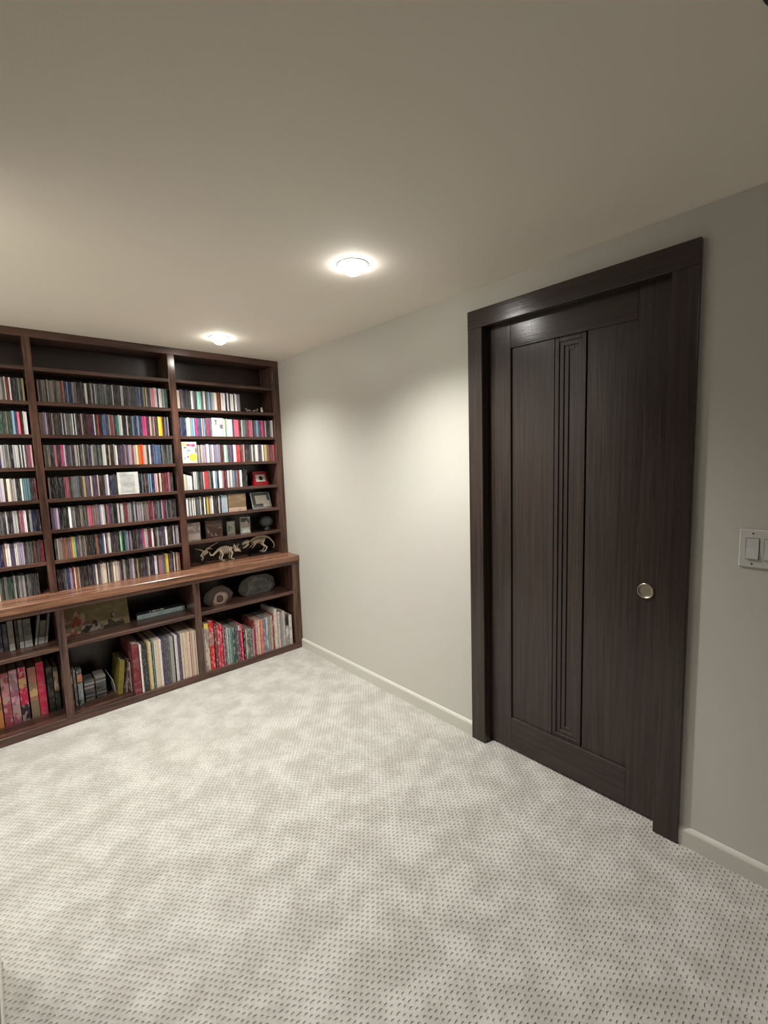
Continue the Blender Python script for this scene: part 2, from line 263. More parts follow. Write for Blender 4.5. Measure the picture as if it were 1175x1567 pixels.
# placements (tenths of a millimetre along the shelf: start, width, colour; "-" marks the smaller ones)
ROWS = {
 ('middle', 1): "-15157,94,t -15063,94,t -14969,92,t -14877,95,t -14783,78,t -14705,61,l- -14644,92,t -14552,90,t -14462,60,t- -14402,98,t -14304,62,l- -14242,77,t- -14165,79,t- -14085,95,R -13991,95,b -13896,127,U -13768,64,s- -13704,109,U -13595,84,U -13511,65,l- -13447,86,t -13361,77,t- -13284,110,d -13174,77,d- -13097,110,d -12987,100,k -12888,134,w -12754,83,k- -12670,85,k- -12585,102,l -12484,102,d -12382,68,l- -12313,103,g -12210,86,g- -12124,101,g -12023,94,g -11929,77,g- -11852,99,g -11753,101,g -11652,100,d -11552,113,d -11439,71,w- -11368,120,k -11248,96,k- -11152,98,d- -11054,83,d- -10970,64,l- -10907,83,l- -10824,107,d -10717,80,d- -10637,109,d -10529,75,P- -10454,97,d- -10357,80,d- -10276,91,d- -10186,108,d -10078,125,u -9953,104,u- -9849,69,d- -9780,85,d- -9695,116,t -9579,39,d- -9540,78,Y- -9462,90,U- -9372,106,U- -9266,118,P -9148,119,p -9029,93,w- -8935,66,w- -8869,120,U -8748,91,w- -8657,70,w- -8587,122,g -8465,41,G- -8424,76,E- -8348,101,E- -8247,69,E-",
 ('middle', 2): "-15236,107,t -15129,105,t -15024,81,V -14943,71,V- -14872,99,n -14773,116,n -14657,93,t -14564,125,n -14439,94,t -14345,91,d -14254,66,d- -14187,63,w- -14124,95,U -14029,64,c- -13965,128,g -13836,32,w- -13804,129,g -13675,65,w- -13610,65,k- -13544,65,w- -13479,93,d -13386,96,d -13290,75,d- -13215,66,P- -13149,33,t- -13115,128,n -12987,106,n -12881,79,R- -12802,90,R- -12712,136,U -12575,69,w- -12507,138,n -12369,69,r- -12300,83,d- -12217,91,d- -12126,96,u -12030,115,u -11915,142,v -11774,71,c- -11703,97,M- -11605,117,M -11488,108,d -11380,60,e- -11319,85,e- -11234,104,w -11130,115,w -11015,114,k -10901,108,k -10793,74,w- -10719,98,k- -10620,126,k -10494,113,T -10381,100,U- -10281,90,U- -10191,115,s -10076,92,U- -9984,101,U- -9884,111,m -9772,122,m -9650,107,n- -9543,89,n- -9454,119,P -9335,119,t -9216,80,P- -9136,100,n- -9037,101,n- -8936,96,y- -8840,106,y- -8733,82,o- -8652,123,k -8529,82,g- -8447,83,d- -8364,83,V-",
 ('middle', 3): "-15192,76,t- -15116,77,t- -15039,83,t -14956,71,t- -14885,81,d -14804,106,d -14698,125,M -14573,108,n -14465,81,n- -14384,127,m -14257,96,w -14161,99,v -14061,126,v -13935,97,l -13838,131,d -13707,131,l -13575,33,k- -13542,66,w- -13476,66,k- -13410,96,l -13314,92,l -13222,80,l- -13142,101,d -13041,68,l- -12973,102,U -12871,137,l -12734,67,g- -12667,102,g -12565,72,g- -12493,139,g -12353,70,E- -12283,102,w -12182,109,w -12072,142,n -11930,71,c- -11859,110,n -11749,106,n -11643,77,w- -11566,104,w -11462,73,k- -11389,79,v- -11310,104,v -11206,74,V- -11132,111,v -11021,74,P- -10946,103,V- -10843,121,V -10722,75,P- -10646,114,M -10532,127,c -10405,102,c- -10304,77,y- -10227,77,o- -10150,69,O- -10081,86,O- -9995,78,P- -9917,85,c- -9831,71,c- -9760,118,n -9642,119,w -9523,119,U -9404,40,l- -9364,101,u- -9263,89,u- -9174,72,u- -9102,89,u- -9013,93,u- -8920,82,k- -8838,82,g- -8756,104,d- -8653,102,d- -8550,125,g -8426,125,d -8301,126,g",
 ('middle', 4): "-15146,93,t -15053,102,k -14951,76,k- -14875,113,k -14762,96,k -14666,96,k -14570,72,k- -14498,108,k -14391,96,R -14294,93,M -14201,68,M- -14133,98,n -14035,88,g -13947,106,g -13841,107,g -13735,108,g -13627,87,g- -13540,100,l -13439,135,Y -13305,75,v- -13230,96,v -13134,67,v- -13067,103,c -12964,93,v- -12871,86,v- -12785,97,v -12688,70,P- -12618,140,n -12478,70,t- -12408,106,n -12302,106,V -12195,107,w -12088,103,U -11986,113,U -11873,76,g- -11797,82,g- -11715,97,g- -11618,1201,#- -10418,87,d- -10331,107,d- -10224,78,T- -10146,117,k -10029,39,M- -9990,84,n- -9905,74,n- -9832,79,s- -9753,40,u- -9713,80,s- -9633,114,U- -9519,86,U- -9433,92,P- -9341,111,P- -9231,81,n- -9149,123,c -9027,91,R- -8936,130,R -8807,91,R- -8716,102,R- -8614,125,M- -8488,84,n- -8404,127,g-",
 ('middle', 5): "-15185,76,v- -15109,81,v- -15028,103,V -14925,118,V -14807,99,k -14708,103,k -14605,86,k -14519,96,k -14423,99,k -14325,131,w -14194,131,g -14063,66,l- -13997,104,n -13893,129,n -13764,96,t -13669,72,t- -13597,101,n -13495,34,l- -13462,68,n- -13394,68,l- -13326,73,p- -13253,99,p -13154,138,P -13016,104,t -12912,105,t -12808,97,V- -12710,78,V- -12632,78,w- -12554,99,w- -12455,107,n -12348,78,M- -12270,65,M- -12205,108,U -12097,109,l -11989,122,k -11867,97,k- -11770,110,w -11660,74,n- -11586,78,w- -11508,71,w- -11437,75,l- -11363,102,R- -11261,86,R- -11175,83,l- -11092,106,l- -10986,74,g- -10912,78,g- -10834,115,l -10719,77,n- -10642,68,V- -10575,87,V- -10487,78,l- -10410,39,t- -10371,88,l- -10283,69,l- -10214,86,t- -10128,97,t- -10031,94,t- -9938,114,R- -9824,86,R- -9738,80,M- -9658,81,v- -9577,81,d- -9496,91,g- -9405,85,g- -9320,68,g- -9252,82,U- -9169,82,l- -9087,83,m- -9005,82,d- -8923,84,d- -8838,42,P- -8797,83,d- -8713,84,d- -8629,42,g- -8587,84,l- -8503,106,d- -8397,92,d- -8305,100,d-",
 ('middle', 6): "-15160,127,t -15033,64,c- -14970,96,t -14874,64,l- -14810,80,b- -14729,89,b -14640,89,b -14551,131,g -14420,98,M -14322,99,y -14223,99,G -14124,73,v- -14050,93,v -13957,134,t -13823,101,l -13721,102,t -13620,99,n -13521,106,n -13415,117,k -13297,103,k -13194,91,k- -13103,140,b -12964,105,d -12858,141,U -12717,71,s- -12646,71,w- -12574,72,R- -12503,72,t- -12431,76,w- -12355,69,w- -12287,73,n- -12214,73,n- -12142,87,d- -12054,85,d- -11970,97,d- -11873,98,d- -11775,82,G- -11692,66,G- -11626,112,d -11514,85,T- -11429,65,T- -11364,76,V- -11288,76,n- -11212,114,V -11098,86,n- -11012,101,n- -10911,82,n- -10829,116,l -10713,86,U- -10628,70,U- -10558,78,P- -10479,118,m -10361,119,l -10243,119,w -10124,105,R- -10018,95,R- -9924,121,w -9803,106,n- -9697,97,n- -9600,123,l- -9478,123,n- -9354,104,v- -9251,86,v- -9165,100,v- -9065,125,w- -8939,126,n- -8813,84,t- -8729,91,n- -8638,79,n- -8559,85,w- -8474,86,n- -8388,86,V- -8302,86,l- -8216,81,n-",
 ('middle', 7): "-15202,74,n- -15128,86,n- -15042,96,d -14945,97,d -14848,130,g -14718,131,U -14587,132,V -14455,99,R -14356,67,c- -14289,134,b -14155,67,w- -14088,96,n -13992,86,n- -13906,77,n- -13829,107,n -13722,76,n- -13646,85,d- -13562,79,d- -13483,78,d- -13405,139,v -13265,105,w -13160,70,R- -13090,106,g -12984,71,l- -12913,70,c- -12843,98,c- -12745,82,c- -12663,72,n- -12591,72,w- -12518,102,t- -12416,116,t -12300,97,c- -12204,87,c- -12117,74,w- -12043,92,P- -11951,94,P- -11858,112,k -11745,84,l- -11661,66,l- -11595,118,n -11477,110,n- -11368,85,V- -11283,68,V- -11215,115,l -11100,73,n- -11026,82,n- -10945,78,Y- -10867,121,n -10746,113,n- -10632,99,d- -10533,95,d- -10438,83,d- -10355,76,l- -10279,84,l- -10195,121,n- -10075,40,R- -10034,91,U- -9944,71,U- -9872,92,w- -9780,71,w- -9709,82,n- -9627,124,M- -9503,124,V- -9379,110,t- -9270,99,t- -9171,97,y- -9073,71,y- -9003,42,n- -8960,119,v- -8841,93,v- -8748,85,n- -8663,86,c- -8577,86,n- -8491,86,c- -8404,87,b- -8317,86,b-",
 ('left', 1): "-17004,110,l- -16894,108,l- -16786,82,l -16703,110,g -16593,55,c- -16538,139,R -16398,84,w -16314,94,d -16220,123,d -16097,94,d -16003,57,l- -15946,115,d -15831,87,Y",
 ('left', 2): "-17179,122,E- -17057,97,E- -16960,110,E -16850,55,t- -16795,83,E -16711,84,t -16628,104,E -16524,93,E -16431,113,s -16317,114,U -16203,115,p -16088,78,n -16010,66,n- -15944,79,w -15865,96,w",
 ('left', 3): "-17354,73,U- -17281,99,U- -17181,74,U -17107,113,l -16993,109,l -16885,84,g -16801,84,l -16716,142,d -16575,114,l -16461,76,w -16384,67,w- -16317,58,d- -16260,87,w -16173,58,d- -16115,87,w -16027,59,v- -15969,177,M -15792,89,P",
 ('left', 4): "-17531,90,V- -17441,98,V- -17344,88,V -17255,139,w -17116,112,n -17004,141,c -16863,57,l- -16806,108,l -16698,92,l -16606,105,d -16501,97,d -16404,87,w -16317,114,T -16203,88,T -16114,121,T -15993,95,n -15899,114,n -15785,90,R",
 ('left', 5): "-17702,81,g- -17621,89,g- -17532,79,g -17453,112,l -17342,112,k -17229,85,w -17145,106,d -17039,122,d -16917,115,l -16803,115,w -16687,58,n- -16629,93,M -16537,82,M -16454,77,w -16377,70,w- -16307,118,k -16189,119,l -16070,62,U- -16008,88,U -15920,79,d -15841,73,d- -15768,88,d",
 ('left', 6): "-17874,78,U- -17796,93,U- -17704,96,U -17608,95,U -17513,113,b -17400,90,w -17310,108,w -17201,92,v -17110,109,v -17001,59,w- -16941,85,w -16856,87,V -16769,85,V -16684,91,V -16593,88,n -16504,59,l- -16445,83,g -16363,79,g -16284,77,g- -16207,90,n -16117,60,b- -16056,91,n -15965,61,l- -15904,105,R -15800,120,R",
 ('left', 7): "-18052,123,c- -17930,100,c- -17830,84,g -17746,113,E -17633,142,g -17492,82,E -17410,107,E -17303,98,E -17205,87,l -17118,116,d -17002,117,l -16885,59,g- -16826,118,l -16708,89,d -16619,83,g -16535,96,g -16439,88,d -16351,83,d -16269,111,d -16158,82,d",
 ('right', 1): "-7580,75,c- -7505,82,c- -7423,94,v- -7329,120,v- -7209,111,k- -7098,105,k- -6993,43,g- -6950,76,k- -6873,100,k- -6773,86,k- -6687,132,w- -6555,89,V- -6466,85,d- -6382,94,d- -6288,92,q- -6196,100,q- -6096,77,q- -6019,100,g- -5919,82,g- -5837,137,w- -5700,46,n- -5655,138,l- -5517,139,s- -5378,93,u- -5285,115,l- -5170,119,l- -5051,103,c- -4948,86,c- -4862,99,B- -4763,88,B- -4675,99,B- -4577,86,w- -4490,109,w- -4381,94,w- -4287,75,U- -4213,71,U- -4142,86,w- -4056,61,w- -3995,98,U- -3897,96,w- -3801,72,w- -3729,79,w- -3650,100,n- -3550,71,w- -3479,79,w- -3400,50,n- -3350,112,V- -3238,90,V-",
 ('right', 2): "-7565,129,U -7437,43,u- -7394,73,U- -7321,90,U- -7231,98,U- -7134,131,G- -7003,90,c- -6913,86,c- -6827,92,s- -6735,75,s- -6660,99,s- -6561,93,m- -6468,86,m- -6382,101,u- -6281,76,u- -6205,94,u- -6111,91,c- -6020,46,g- -5974,92,s- -5883,138,P- -5745,139,m- -5606,139,v- -5467,806,#- -4661,97,k- -4564,95,c- -4469,99,c- -4370,49,t- -4322,98,G- -4224,79,w- -4145,88,w- -4057,105,w- -3951,73,w- -3878,71,v- -3807,78,v- -3729,101,p- -3628,87,p- -3541,79,p- -3462,85,p- -3377,95,n- -3282,108,n- -3173,102,w- -3071,117,g- -2954,90,g- -2865,103,g- -2762,76,R- -2686,80,R- -2606,82,p- -2523,106,p- -2417,74,p- -2343,53,P- -2291,79,U- -2212,80,U- -2132,74,g- -2058,86,g- -1972,80,s- -1892,81,s- -1811,97,v- -1714,119,v- -1595,112,m- -1483,105,m- -1377,110,n- -1268,110,l- -1158,109,k- -1049,112,k- -937,111,U- -825,112,l- -714,112,w-",
 ('right', 3): "-6520,85,l- -6435,96,l- -6339,45,n- -6293,137,c- -6157,100,V- -6057,93,V- -5963,83,V- -5881,79,w- -5801,107,w- -5695,47,n- -5648,141,V- -5508,141,w- -5366,47,u- -5319,96,V- -5223,88,V- -5135,102,V- -5033,96,T- -4938,48,l- -4889,85,R- -4805,60,R- -4745,81,g- -4664,65,g- -4599,98,w- -4501,66,G- -4435,81,G- -4354,83,v- -4271,86,v- -4185,113,v- -4073,70,v- -4003,95,v- -3908,103,w- -3804,97,w- -3707,101,r- -3606,106,r- -3500,97,r- -3403,80,R- -3323,74,R- -3249,110,P- -3139,96,P- -3043,80,n- -2962,109,n- -2853,78,n- -2775,97,n- -2678,106,g- -2572,104,g- -2468,106,w- -2362,75,g- -2286,84,g- -2202,102,w- -2100,113,w- -1987,108,V- -1879,108,n- -1771,109,P- -1662,83,w- -1579,81,w- -1498,55,n- -1443,109,Y- -1334,111,Y- -1223,79,b- -1143,87,b- -1056,91,R- -965,77,R- -888,112,P- -776,56,R- -719,139,p-",
 ('right', 4): "-7580,120,c- -7460,91,w- -7369,73,w- -7297,94,w- -7202,94,w- -7108,90,w- -7019,89,k- -6929,124,w- -6805,101,w- -6705,136,g- -6569,102,d- -6467,80,d- -6386,46,l- -6341,92,k- -6249,92,w- -6157,94,r- -6063,78,r- -5985,106,r- -5878,102,g- -5777,86,g- -5691,142,k- -5549,142,w- -5407,70,s- -5337,74,s- -5264,74,d- -5190,70,d- -5120,86,w- -5033,78,w- -4955,77,w- -4878,97,P- -4781,97,R- -4683,98,R- -4585,98,v- -4486,99,w- -4387,99,l- -4288,86,w- -4202,63,w- -4139,50,k- -4088,72,s- -4016,79,s- -3938,101,v- -3837,99,M- -3738,105,M- -3634,51,k- -3582,112,w- -3470,93,w- -3377,95,k- -3282,107,k- -3175,119,k- -3057,95,k-",
 ('right', 5): "-7554,132,w- -7421,89,g- -7333,134,w- -7199,45,n- -7155,90,w- -7065,45,k- -7020,90,w- -6930,94,g- -6836,128,g- -6709,97,g- -6612,92,w- -6520,98,d- -6423,87,d- -6336,93,w- -6244,93,k- -6151,140,y- -6010,94,M- -5917,116,w- -5800,120,w- -5680,90,d- -5591,109,d- -5481,99,d- -5382,84,d- -5298,97,w- -5201,63,v- -5138,83,v- -5056,49,s- -5007,49,w- -4958,49,s- -4909,49,w- -4860,49,s- -4811,49,w- -4762,49,s- -4713,99,w-",
}
LPS = [(-1.1648, -1.1534, 'w'), (-1.1534, -1.119, 'd'), (-1.119, -1.1073, 'Y'), (-1.1073, -1.0957, 'c'), (-1.0957, -1.0879, 'd'), (-1.0879, -1.0839, 'G'), (-1.0839, -1.08, 'd'), (-1.08, -1.0761, 'w'), (-1.0761, -1.0484, 'c'), (-1.0484, -1.0364, 'w'), (-1.0364, -1.0163, 'v'), (-1.0163, -0.996, 'g'), (-0.996, -0.9837, 'g'), (-0.9837, -0.9632, 'l'), (-0.9632, -0.9549, 'k'), (-0.9549, -0.9382, 'w'), (-0.9382, -0.9172, 'v'), (-0.9172, -0.896, 'c'), (-0.896, -0.879, 'c'), (-0.879, -0.8747, 'P'), (-0.8747, -0.8574, 'c'), (-0.8574, -0.8531, 'b'), (-0.8531, -0.8488, 'c'), (-0.8488, -0.8401, 'P'), (-0.8401, -0.8269, 'c'), (-0.8269, -0.8226, 't'), (-0.8226, -0.8155, 'c')]
# ------------------------------------------------------------------ the room
XL, YF, YB = -2.32, -5.0, .365     # left wall, wall behind the camera, wall behind the shelves
D0, D1, DH = -1.755, -2.570, 2.068  # pocket door opening in the right wall
struct('floor', bx(XL-.1, .2, YF-.1, YB+.1, -.1, 0), MT['carpet'])
struct('ceiling', bx(XL-.1, .2, YF-.1, YB+.1, CEIL, CEIL+.1), MT['ceiling'])
bm = bx(0, .14, D0, YB+.1, 0, CEIL); box(bm, 0, .14, YF, D1, 0, CEIL); box(bm, 0, .14, D1, D0, DH, CEIL); box(bm, .12, .14, D1, D0, 0, DH)
struct('wall_right', bm, MT['wall'])
struct('wall_back', bx(XL-.1, 0, YB, YB+.1, 0, CEIL), MT['wall'])
struct('wall_left', bx(XL-.1, XL, YF, YB, 0, CEIL), MT['wall'])
struct('wall_front', bx(XL, 0, YF-.1, YF, 0, CEIL), MT['wall'])
struct('wall_partition', bx(-2.06, -1.927, YF, -1.40, 0, CEIL, bev=.003), MT['wall'])
def baseboard(name, x0, x1, y0, y1, side):
    # side: unit vector out of the wall; flat face, eased top
    bm = bmesh.new()
    prof = [(0, 0), (.0125, 0), (.0125, .0595), (.0098, .0655), (.0050, .0715), (0, .0740)]
    if side in ('-x', '+x'):
        s = -1 if side == '-x' else 1
        A = [bm.verts.new((x0+s*d, y0, h)) for d, h in prof]; B = [bm.verts.new((x0+s*d, y1, h)) for d, h in prof]
    else:
        s = 1 if side == '+y' else -1
        A = [bm.verts.new((x0, y0+s*d, h)) for d, h in prof]; B = [bm.verts.new((x1, y0+s*d, h)) for d, h in prof]
    n = len(prof)
    for i in range(n): bm.faces.new((A[i], A[(i+1) % n], B[(i+1) % n], B[i]))
    bm.faces.new(A); bm.faces.new(B); bmesh.ops.recalc_face_normals(bm, faces=bm.faces)
    return struct(name, bm, MT['base'])
baseboard('baseboard_right', 0, 0, -1.6935, -.016, '-x')
baseboard('baseboard_right_near', 0, 0, YF, -2.6335, '-x')
baseboard('baseboard_partition', -1.927, 0, YF, -1.40, '+x')
struct('trim_2', bx(-1.927, -1.9185, YF+.2, -1.50, .0745, 2.05), MT['door_v'])
baseboard('baseboard_left', XL, 0, YF, -.016, '+x')
baseboard('baseboard_front', XL+.0125, -2.06, YF, 0, '+y')

# ------------------------------------------------------------------ door and its casing
tr = bpy.data.objects.new('trim_1', None); COL.objects.link(tr); tr.location = (0, -2.16, 0); tr['kind'] = 'structure'
struct('side_casing', bx(-.022, 0, -1.693, -1.774, 0, 2.050, bev=.0022), MT['door_v'], tr)
struct('side_casing', bx(-.022, 0, -2.550, -2.633, 0, 2.050, bev=.0022), MT['door_v'], tr)
struct('head_casing', bx(-.022, 0, -1.693, -2.633, 2.050, 2.132, bev=.0015), MT['door_h'], tr)
struct('jamb', bx(0.0, .027, -1.776, -1.755, 0, 2.050), MT['door_v'], tr)
struct('jamb', bx(0.0, .027, -2.549, -2.570, 0, 2.050), MT['door_v'], tr)
struct('head_jamb', bx(0.0, .027, -1.755, -2.570, 2.052, 2.068), MT['door_h'], tr)
dr = bpy.data.objects.new('door_1', None); COL.objects.link(dr); dr.location = (.05, -2.16, .01); dr['kind'] = 'structure'
FX, BX = .030, .070
zt, zb, yl, yr = 1.937, .170, -1.894, -2.430
bv = .0012
struct('stile', bx(FX, BX, -1.757, yl, .010, 2.066, bev=bv), MT['door_v'], dr)
struct('stile', bx(FX, BX, yr, -2.568, .010, 2.066, bev=bv), MT['door_v'], dr)
struct('rail', bx(FX, BX, yl, yr, zt, 2.066, bev=bv), MT['door_h'], dr)
struct('rail', bx(FX, BX, yl, yr, .010, zb, bev=bv), MT['door_h'], dr)
struct('door_panel', bx(.040, BX-.004, yl, -2.100, zb, zt), MT['door_v'], dr)
struct('door_panel', bx(.040, BX-.004, -2.243, yr, zb, zt), MT['door_v'], dr)
struct('panel_core', bx(.062, BX-.004, -2.100, -2.243, zb, zt), MT['door_v'], dr)
y0, y1, z0, z1 = -2.100, -2.2335, zb, zt
for k, X in enumerate((.044, .050, .056)):
    wd = .0185; bm = bmesh.new()
    box(bm, X, .062, y0, y0-wd, z0, z1, bev=.001); box(bm, X, .062, y1, y1+wd, z0, z1, bev=.001)
    box(bm, X, .062, y0-wd, y1+wd, z0, z0+wd, bev=.001); box(bm, X, .062, y0-wd, y1+wd, z1-wd, z1, bev=.001)
    struct('stepped_molding', bm, MT['door_v'], dr)
    y0 -= wd; y1 += wd; z0 += wd; z1 -= wd
# round recessed pull
pc = (FX, -2.484, .925)
pull = struct('flush_pull', lathe(bmesh.new(), [(.0245, -.0006), (.0245, -.0040), (.0262, -.0052), (.0288, -.0046), (.0300, -.0020), (.0300, 0)], pc, 'X', 48), MT['metal'], dr)
for p in pull.data.polygons: p.use_smooth = True
struct('pull_cup', lathe(bmesh.new(), [(.0001, -.0009), (.018, -.0009), (.0225, -.0016), (.0246, -.0036), (.0246, 0), (.0001, 0)], pc, 'X', 48), MT['metal_dull'], pull)

# ------------------------------------------------------------------ light switch
sw = thing('light_switch', 'white two-gang rocker light switch plate on the wall right of the dark door', 'light switch', (0, -2.8265, 1.1328))
obj('switch_plate', bx(-.0065, 0, -2.7685, -2.8845, 1.0712, 1.1942, bev=.003), MT['white'], sw)
for yc in (-2.8035, -2.8495):
    obj('rocker_surround', bx(-.0072, -.006, yc-.0175, yc+.0175, 1.0985, 1.1669), MT['dark_gap'], sw)
    bm = bmesh.new()
    pr = [(-.006, 1.0995), (-.0125, 1.1002), (-.0085, 1.134), (-.0088, 1.1655), (-.006, 1.1659)]
    a = [bm.verts.new((x, yc+.0162, z)) for x, z in pr]; b2 = [bm.verts.new((x, yc-.0158, z)) for x, z in pr]
    for i in range(5): bm.faces.new((a[i], a[(i+1) % 5], b2[(i+1) % 5], b2[i]))
    bm.faces.new(a); bm.faces.new(b2); bmesh.ops.recalc_face_normals(bm, faces=bm.faces)
    obj('rocker', bm, MT['white'], sw)
    for z in (1.0835, 1.1815):
        obj('screw', cyl(bmesh.new(), (-.0066, yc, z), .0027, .0012, 'X', 12), MT['dark_gap'], sw)

# ------------------------------------------------------------------ recessed ceiling lamps
def emis(name, s, col=(1, .97, .9)):
    m, nt, b = new_mat(name); b.inputs['Emission Color'].default_value = col+(1,); b.inputs['Emission Strength'].default_value = s
    b.inputs['Base Color'].default_value = (1, 1, 1, 1); return m
EM = emis('lamp_lens', 45)
LL = ['lit recessed ceiling lamp nearer the door, in the middle of the ceiling', 'lit recessed ceiling lamp close above the bookcase and the corner',
      'unseen lit recessed ceiling lamp by the bookcase, at the left wall', 'unseen lit recessed ceiling lamp left of the room, before the partition',
      'unseen ceiling lamp added behind the camera as fill light']
for i, (x, y, e) in enumerate(LAMPS):
    t = thing('recessed_lamp', LL[i], 'ceiling lamp', (x, y, CEIL), 'recessed ceiling lamps')
    obj('trim_ring', lathe(bmesh.new(), [(.046, 0), (.046, -.0015), (.052, -.003), (.062, -.0022), (.066, 0)], (x, y, CEIL), 'Z', 40), MT['trimwhite'], t, smooth=True)
    obj('lens', lathe(bmesh.new(), [(.0455, 0), (.0440, -.008), (.0400, -.020), (.0310, -.031), (.017, -.038), (.0005, -.041)], (x, y, CEIL), 'Z', 32), EM, t, smooth=True)
    ld = bpy.data.lights.new('downlight', 'SPOT'); ld.energy = e; ld.color = (1, .965, .91); ld.shadow_soft_size = .045
    ld.spot_size = math.radians(138); ld.spot_blend = 1.0
    lo = bpy.data.objects.new('downlight', ld); COL.objects.link(lo); lo.location = (0, 0, -.052); lo.parent = t
x, y = -.726, -2.978
t = thing('recessed_lamp', 'unlit recessed ceiling lamp with black rim at the upper right corner of the photo', 'ceiling lamp', (x, y, CEIL))
obj('trim_ring', lathe(bmesh.new(), [(.060, 0), (.060, -.003), (.070, -.006), (.083, -.002), (.085, 0)], (x, y, CEIL), 'Z', 40), MT['black'], t, smooth=True)
obj('baffle', lathe(bmesh.new(), [(.0595, 0), (.0595, -.002), (.05, -.0015), (.0005, -.001)], (x, y, CEIL), 'Z', 40), MT['black'], t)

# ------------------------------------------------------------------ built-in shelving
ZS = dict(A=2.0316, B=1.8424, C=1.6592, D=1.4764, E=1.2915, F=1.1128, G=.9328)
CT = .7464
UF, UB = .1435, .3435       # upper shelves: front and back
BAYX = [(-2.300, -1.565), (-1.527, -.811), (-.767, -.0547)]
up = thing('bookcase', 'dark walnut built-in bookcase reaching the ceiling, with three bays of narrow shelves', 'bookcase', (-1.16, .25, CT))
obj('back_panel', bx(-2.318, -.002, UB, YB-.001, CT, CEIL-.002), MT['back'], up)
obj('top_rail', bx(-2.318, -.001, UF-.003, UB, 2.190, CEIL-.001, bev=.0015), MT['shelf_h'], up)
for a, b in ((-.0547, -.001), (-.811, -.767), (-1.565, -1.527), (-2.318, -2.300)):
    obj('divider', bx(a, b, UF-.002, UB, CT, 2.190, bev=.0015), MT['shelf_v'], up)
for a, b in BAYX:
    for k, z in ZS.items():
        obj('shelf', bx(a, b, UF+.001, UB, z-.020, z, bev=.001), MT['shelf_h'], up)
ct = obj('countertop', bx(-2.318, -.001, -.026, YB-.001, .7005, CT, bev=.004), MT['counter'])
tag(ct, 'brown wooden countertop running across the lower cabinet, above the records and books', 'countertop')
LBAY = [(-2.300, -1.565), (-1.527, -.814), (-.772, -.062)]
LFt, LBk = -.014, .345
lc = thing('base_cabinet', 'dark walnut open base cabinet under the countertop, on the pale carpet', 'cabinet', (-1.16, .17, 0))
obj('back_panel', bx(-2.318, -.002, LBk, YB-.001, 0, .7005), MT['back'], lc)
obj('top_rail', bx(-2.318, -.001, LFt, .02, .676, .7005, bev=.001), MT['shelf_h'], lc)
obj('plinth_rail', bx(-2.318, -.001, LFt, .008, 0, .0455, bev=.0015), MT['shelf_h'], lc)
obj('floor_board', bx(-2.318, -.001, .008, LBk, .025, .0455), MT['shelf_h'], lc)
for a, b in ((-.062, -.001), (-.814, -.772), (-1.565, -1.527), (-2.318, -2.300)):
    obj('divider', bx(a, b, LFt, LBk, .0455, .676, bev=.0015), MT['shelf_v'], lc)
for a, b in LBAY:
    obj('shelf', bx(a, b, LFt+.002, LBk, .4465, .4665, bev=.001), MT['shelf_h'], lc)

# ------------------------------------------------------------------ disc cases
PAL = {'k': ((22, 21, 22), 'black'), 'd': ((46, 44, 48), 'dark grey'), 'g': ((96, 98, 100), 'mid grey'), 'l': ((170, 167, 164), 'light grey'),
 'w': ((232, 230, 226), 'white'), 'c': ((226, 210, 186), 'cream'), 't': ((122, 110, 102), 'taupe'), 'n': ((52, 38, 38), 'dark brown'),
 'b': ((150, 92, 66), 'tan brown'), 'B': ((112, 42, 26), 'red brown'), 'r': ((212, 50, 56), 'red'), 'R': ((118, 34, 48), 'maroon'),
 'p': ((232, 96, 120), 'pink'), 'P': ((214, 170, 172), 'pale pink'), 'm': ((214, 40, 118), 'magenta'), 'M': ((158, 84, 96), 'dusky rose'),
 'y': ((242, 214, 60), 'yellow'), 'Y': ((214, 190, 120), 'pale yellow'), 'o': ((232, 120, 52), 'orange'), 'O': ((226, 66, 40), 'orange red'),
 'u': ((70, 96, 138), 'slate blue'), 'U': ((42, 44, 88), 'navy blue'), 's': ((130, 170, 206), 'light blue'), 'e': ((60, 140, 130), 'teal'),
 'E': ((44, 74, 56), 'dark green'), 'G': ((142, 196, 158), 'pale green'), 'T': ((92, 130, 142), 'grey blue'), 'v': ((84, 70, 98), 'dull purple'),
 'V': ((166, 150, 176), 'lavender'), 'q': ((150, 216, 196), 'mint')}
def jit(c, a=10):
    k = random.uniform(-a, a)
    return tuple(max(4, min(250, v+k+random.uniform(-4, 4))) for v in c)
ONES = 'zeroth first second third fourth fifth sixth seventh eighth ninth tenth eleventh twelfth thirteenth fourteenth fifteenth sixteenth seventeenth eighteenth nineteenth'.split()
TENS = {2: 'twent', 3: 'thirt', 4: 'fort'}
def ordw(n):
    if n < 20: return ONES[n]
    t, u = divmod(n, 10)
    return TENS[t]+'ieth' if u == 0 else TENS[t]+'y-'+ONES[u]
ROWZ = {1: 'B', 2: 'C', 3: 'D', 4: 'E', 5: 'F', 6: 'G', 7: None}
GAP = .0008
def shade(c):
    r, g, b = PAL[c][0]; m = (r+g+b)/3; col = [m+(v-m)*.88 for v in (r, g, b)]
    k = random.uniform(.84, 1.14)
    if c in 'gltVPd' and random.random() < .22: k *= .5       # darker printed inlays among the pale ones
    return jit([v*k for v in col], 6)
mesh_cache = {}
def case_bm(w, h, d):
    """a closed plastic case: two lids with a hinge groove, spine towards -y; origin at its lower front left"""
    bm = bx(0, w, 0, d, 0, h, bev=min(.0008, w*.15))
    return bm
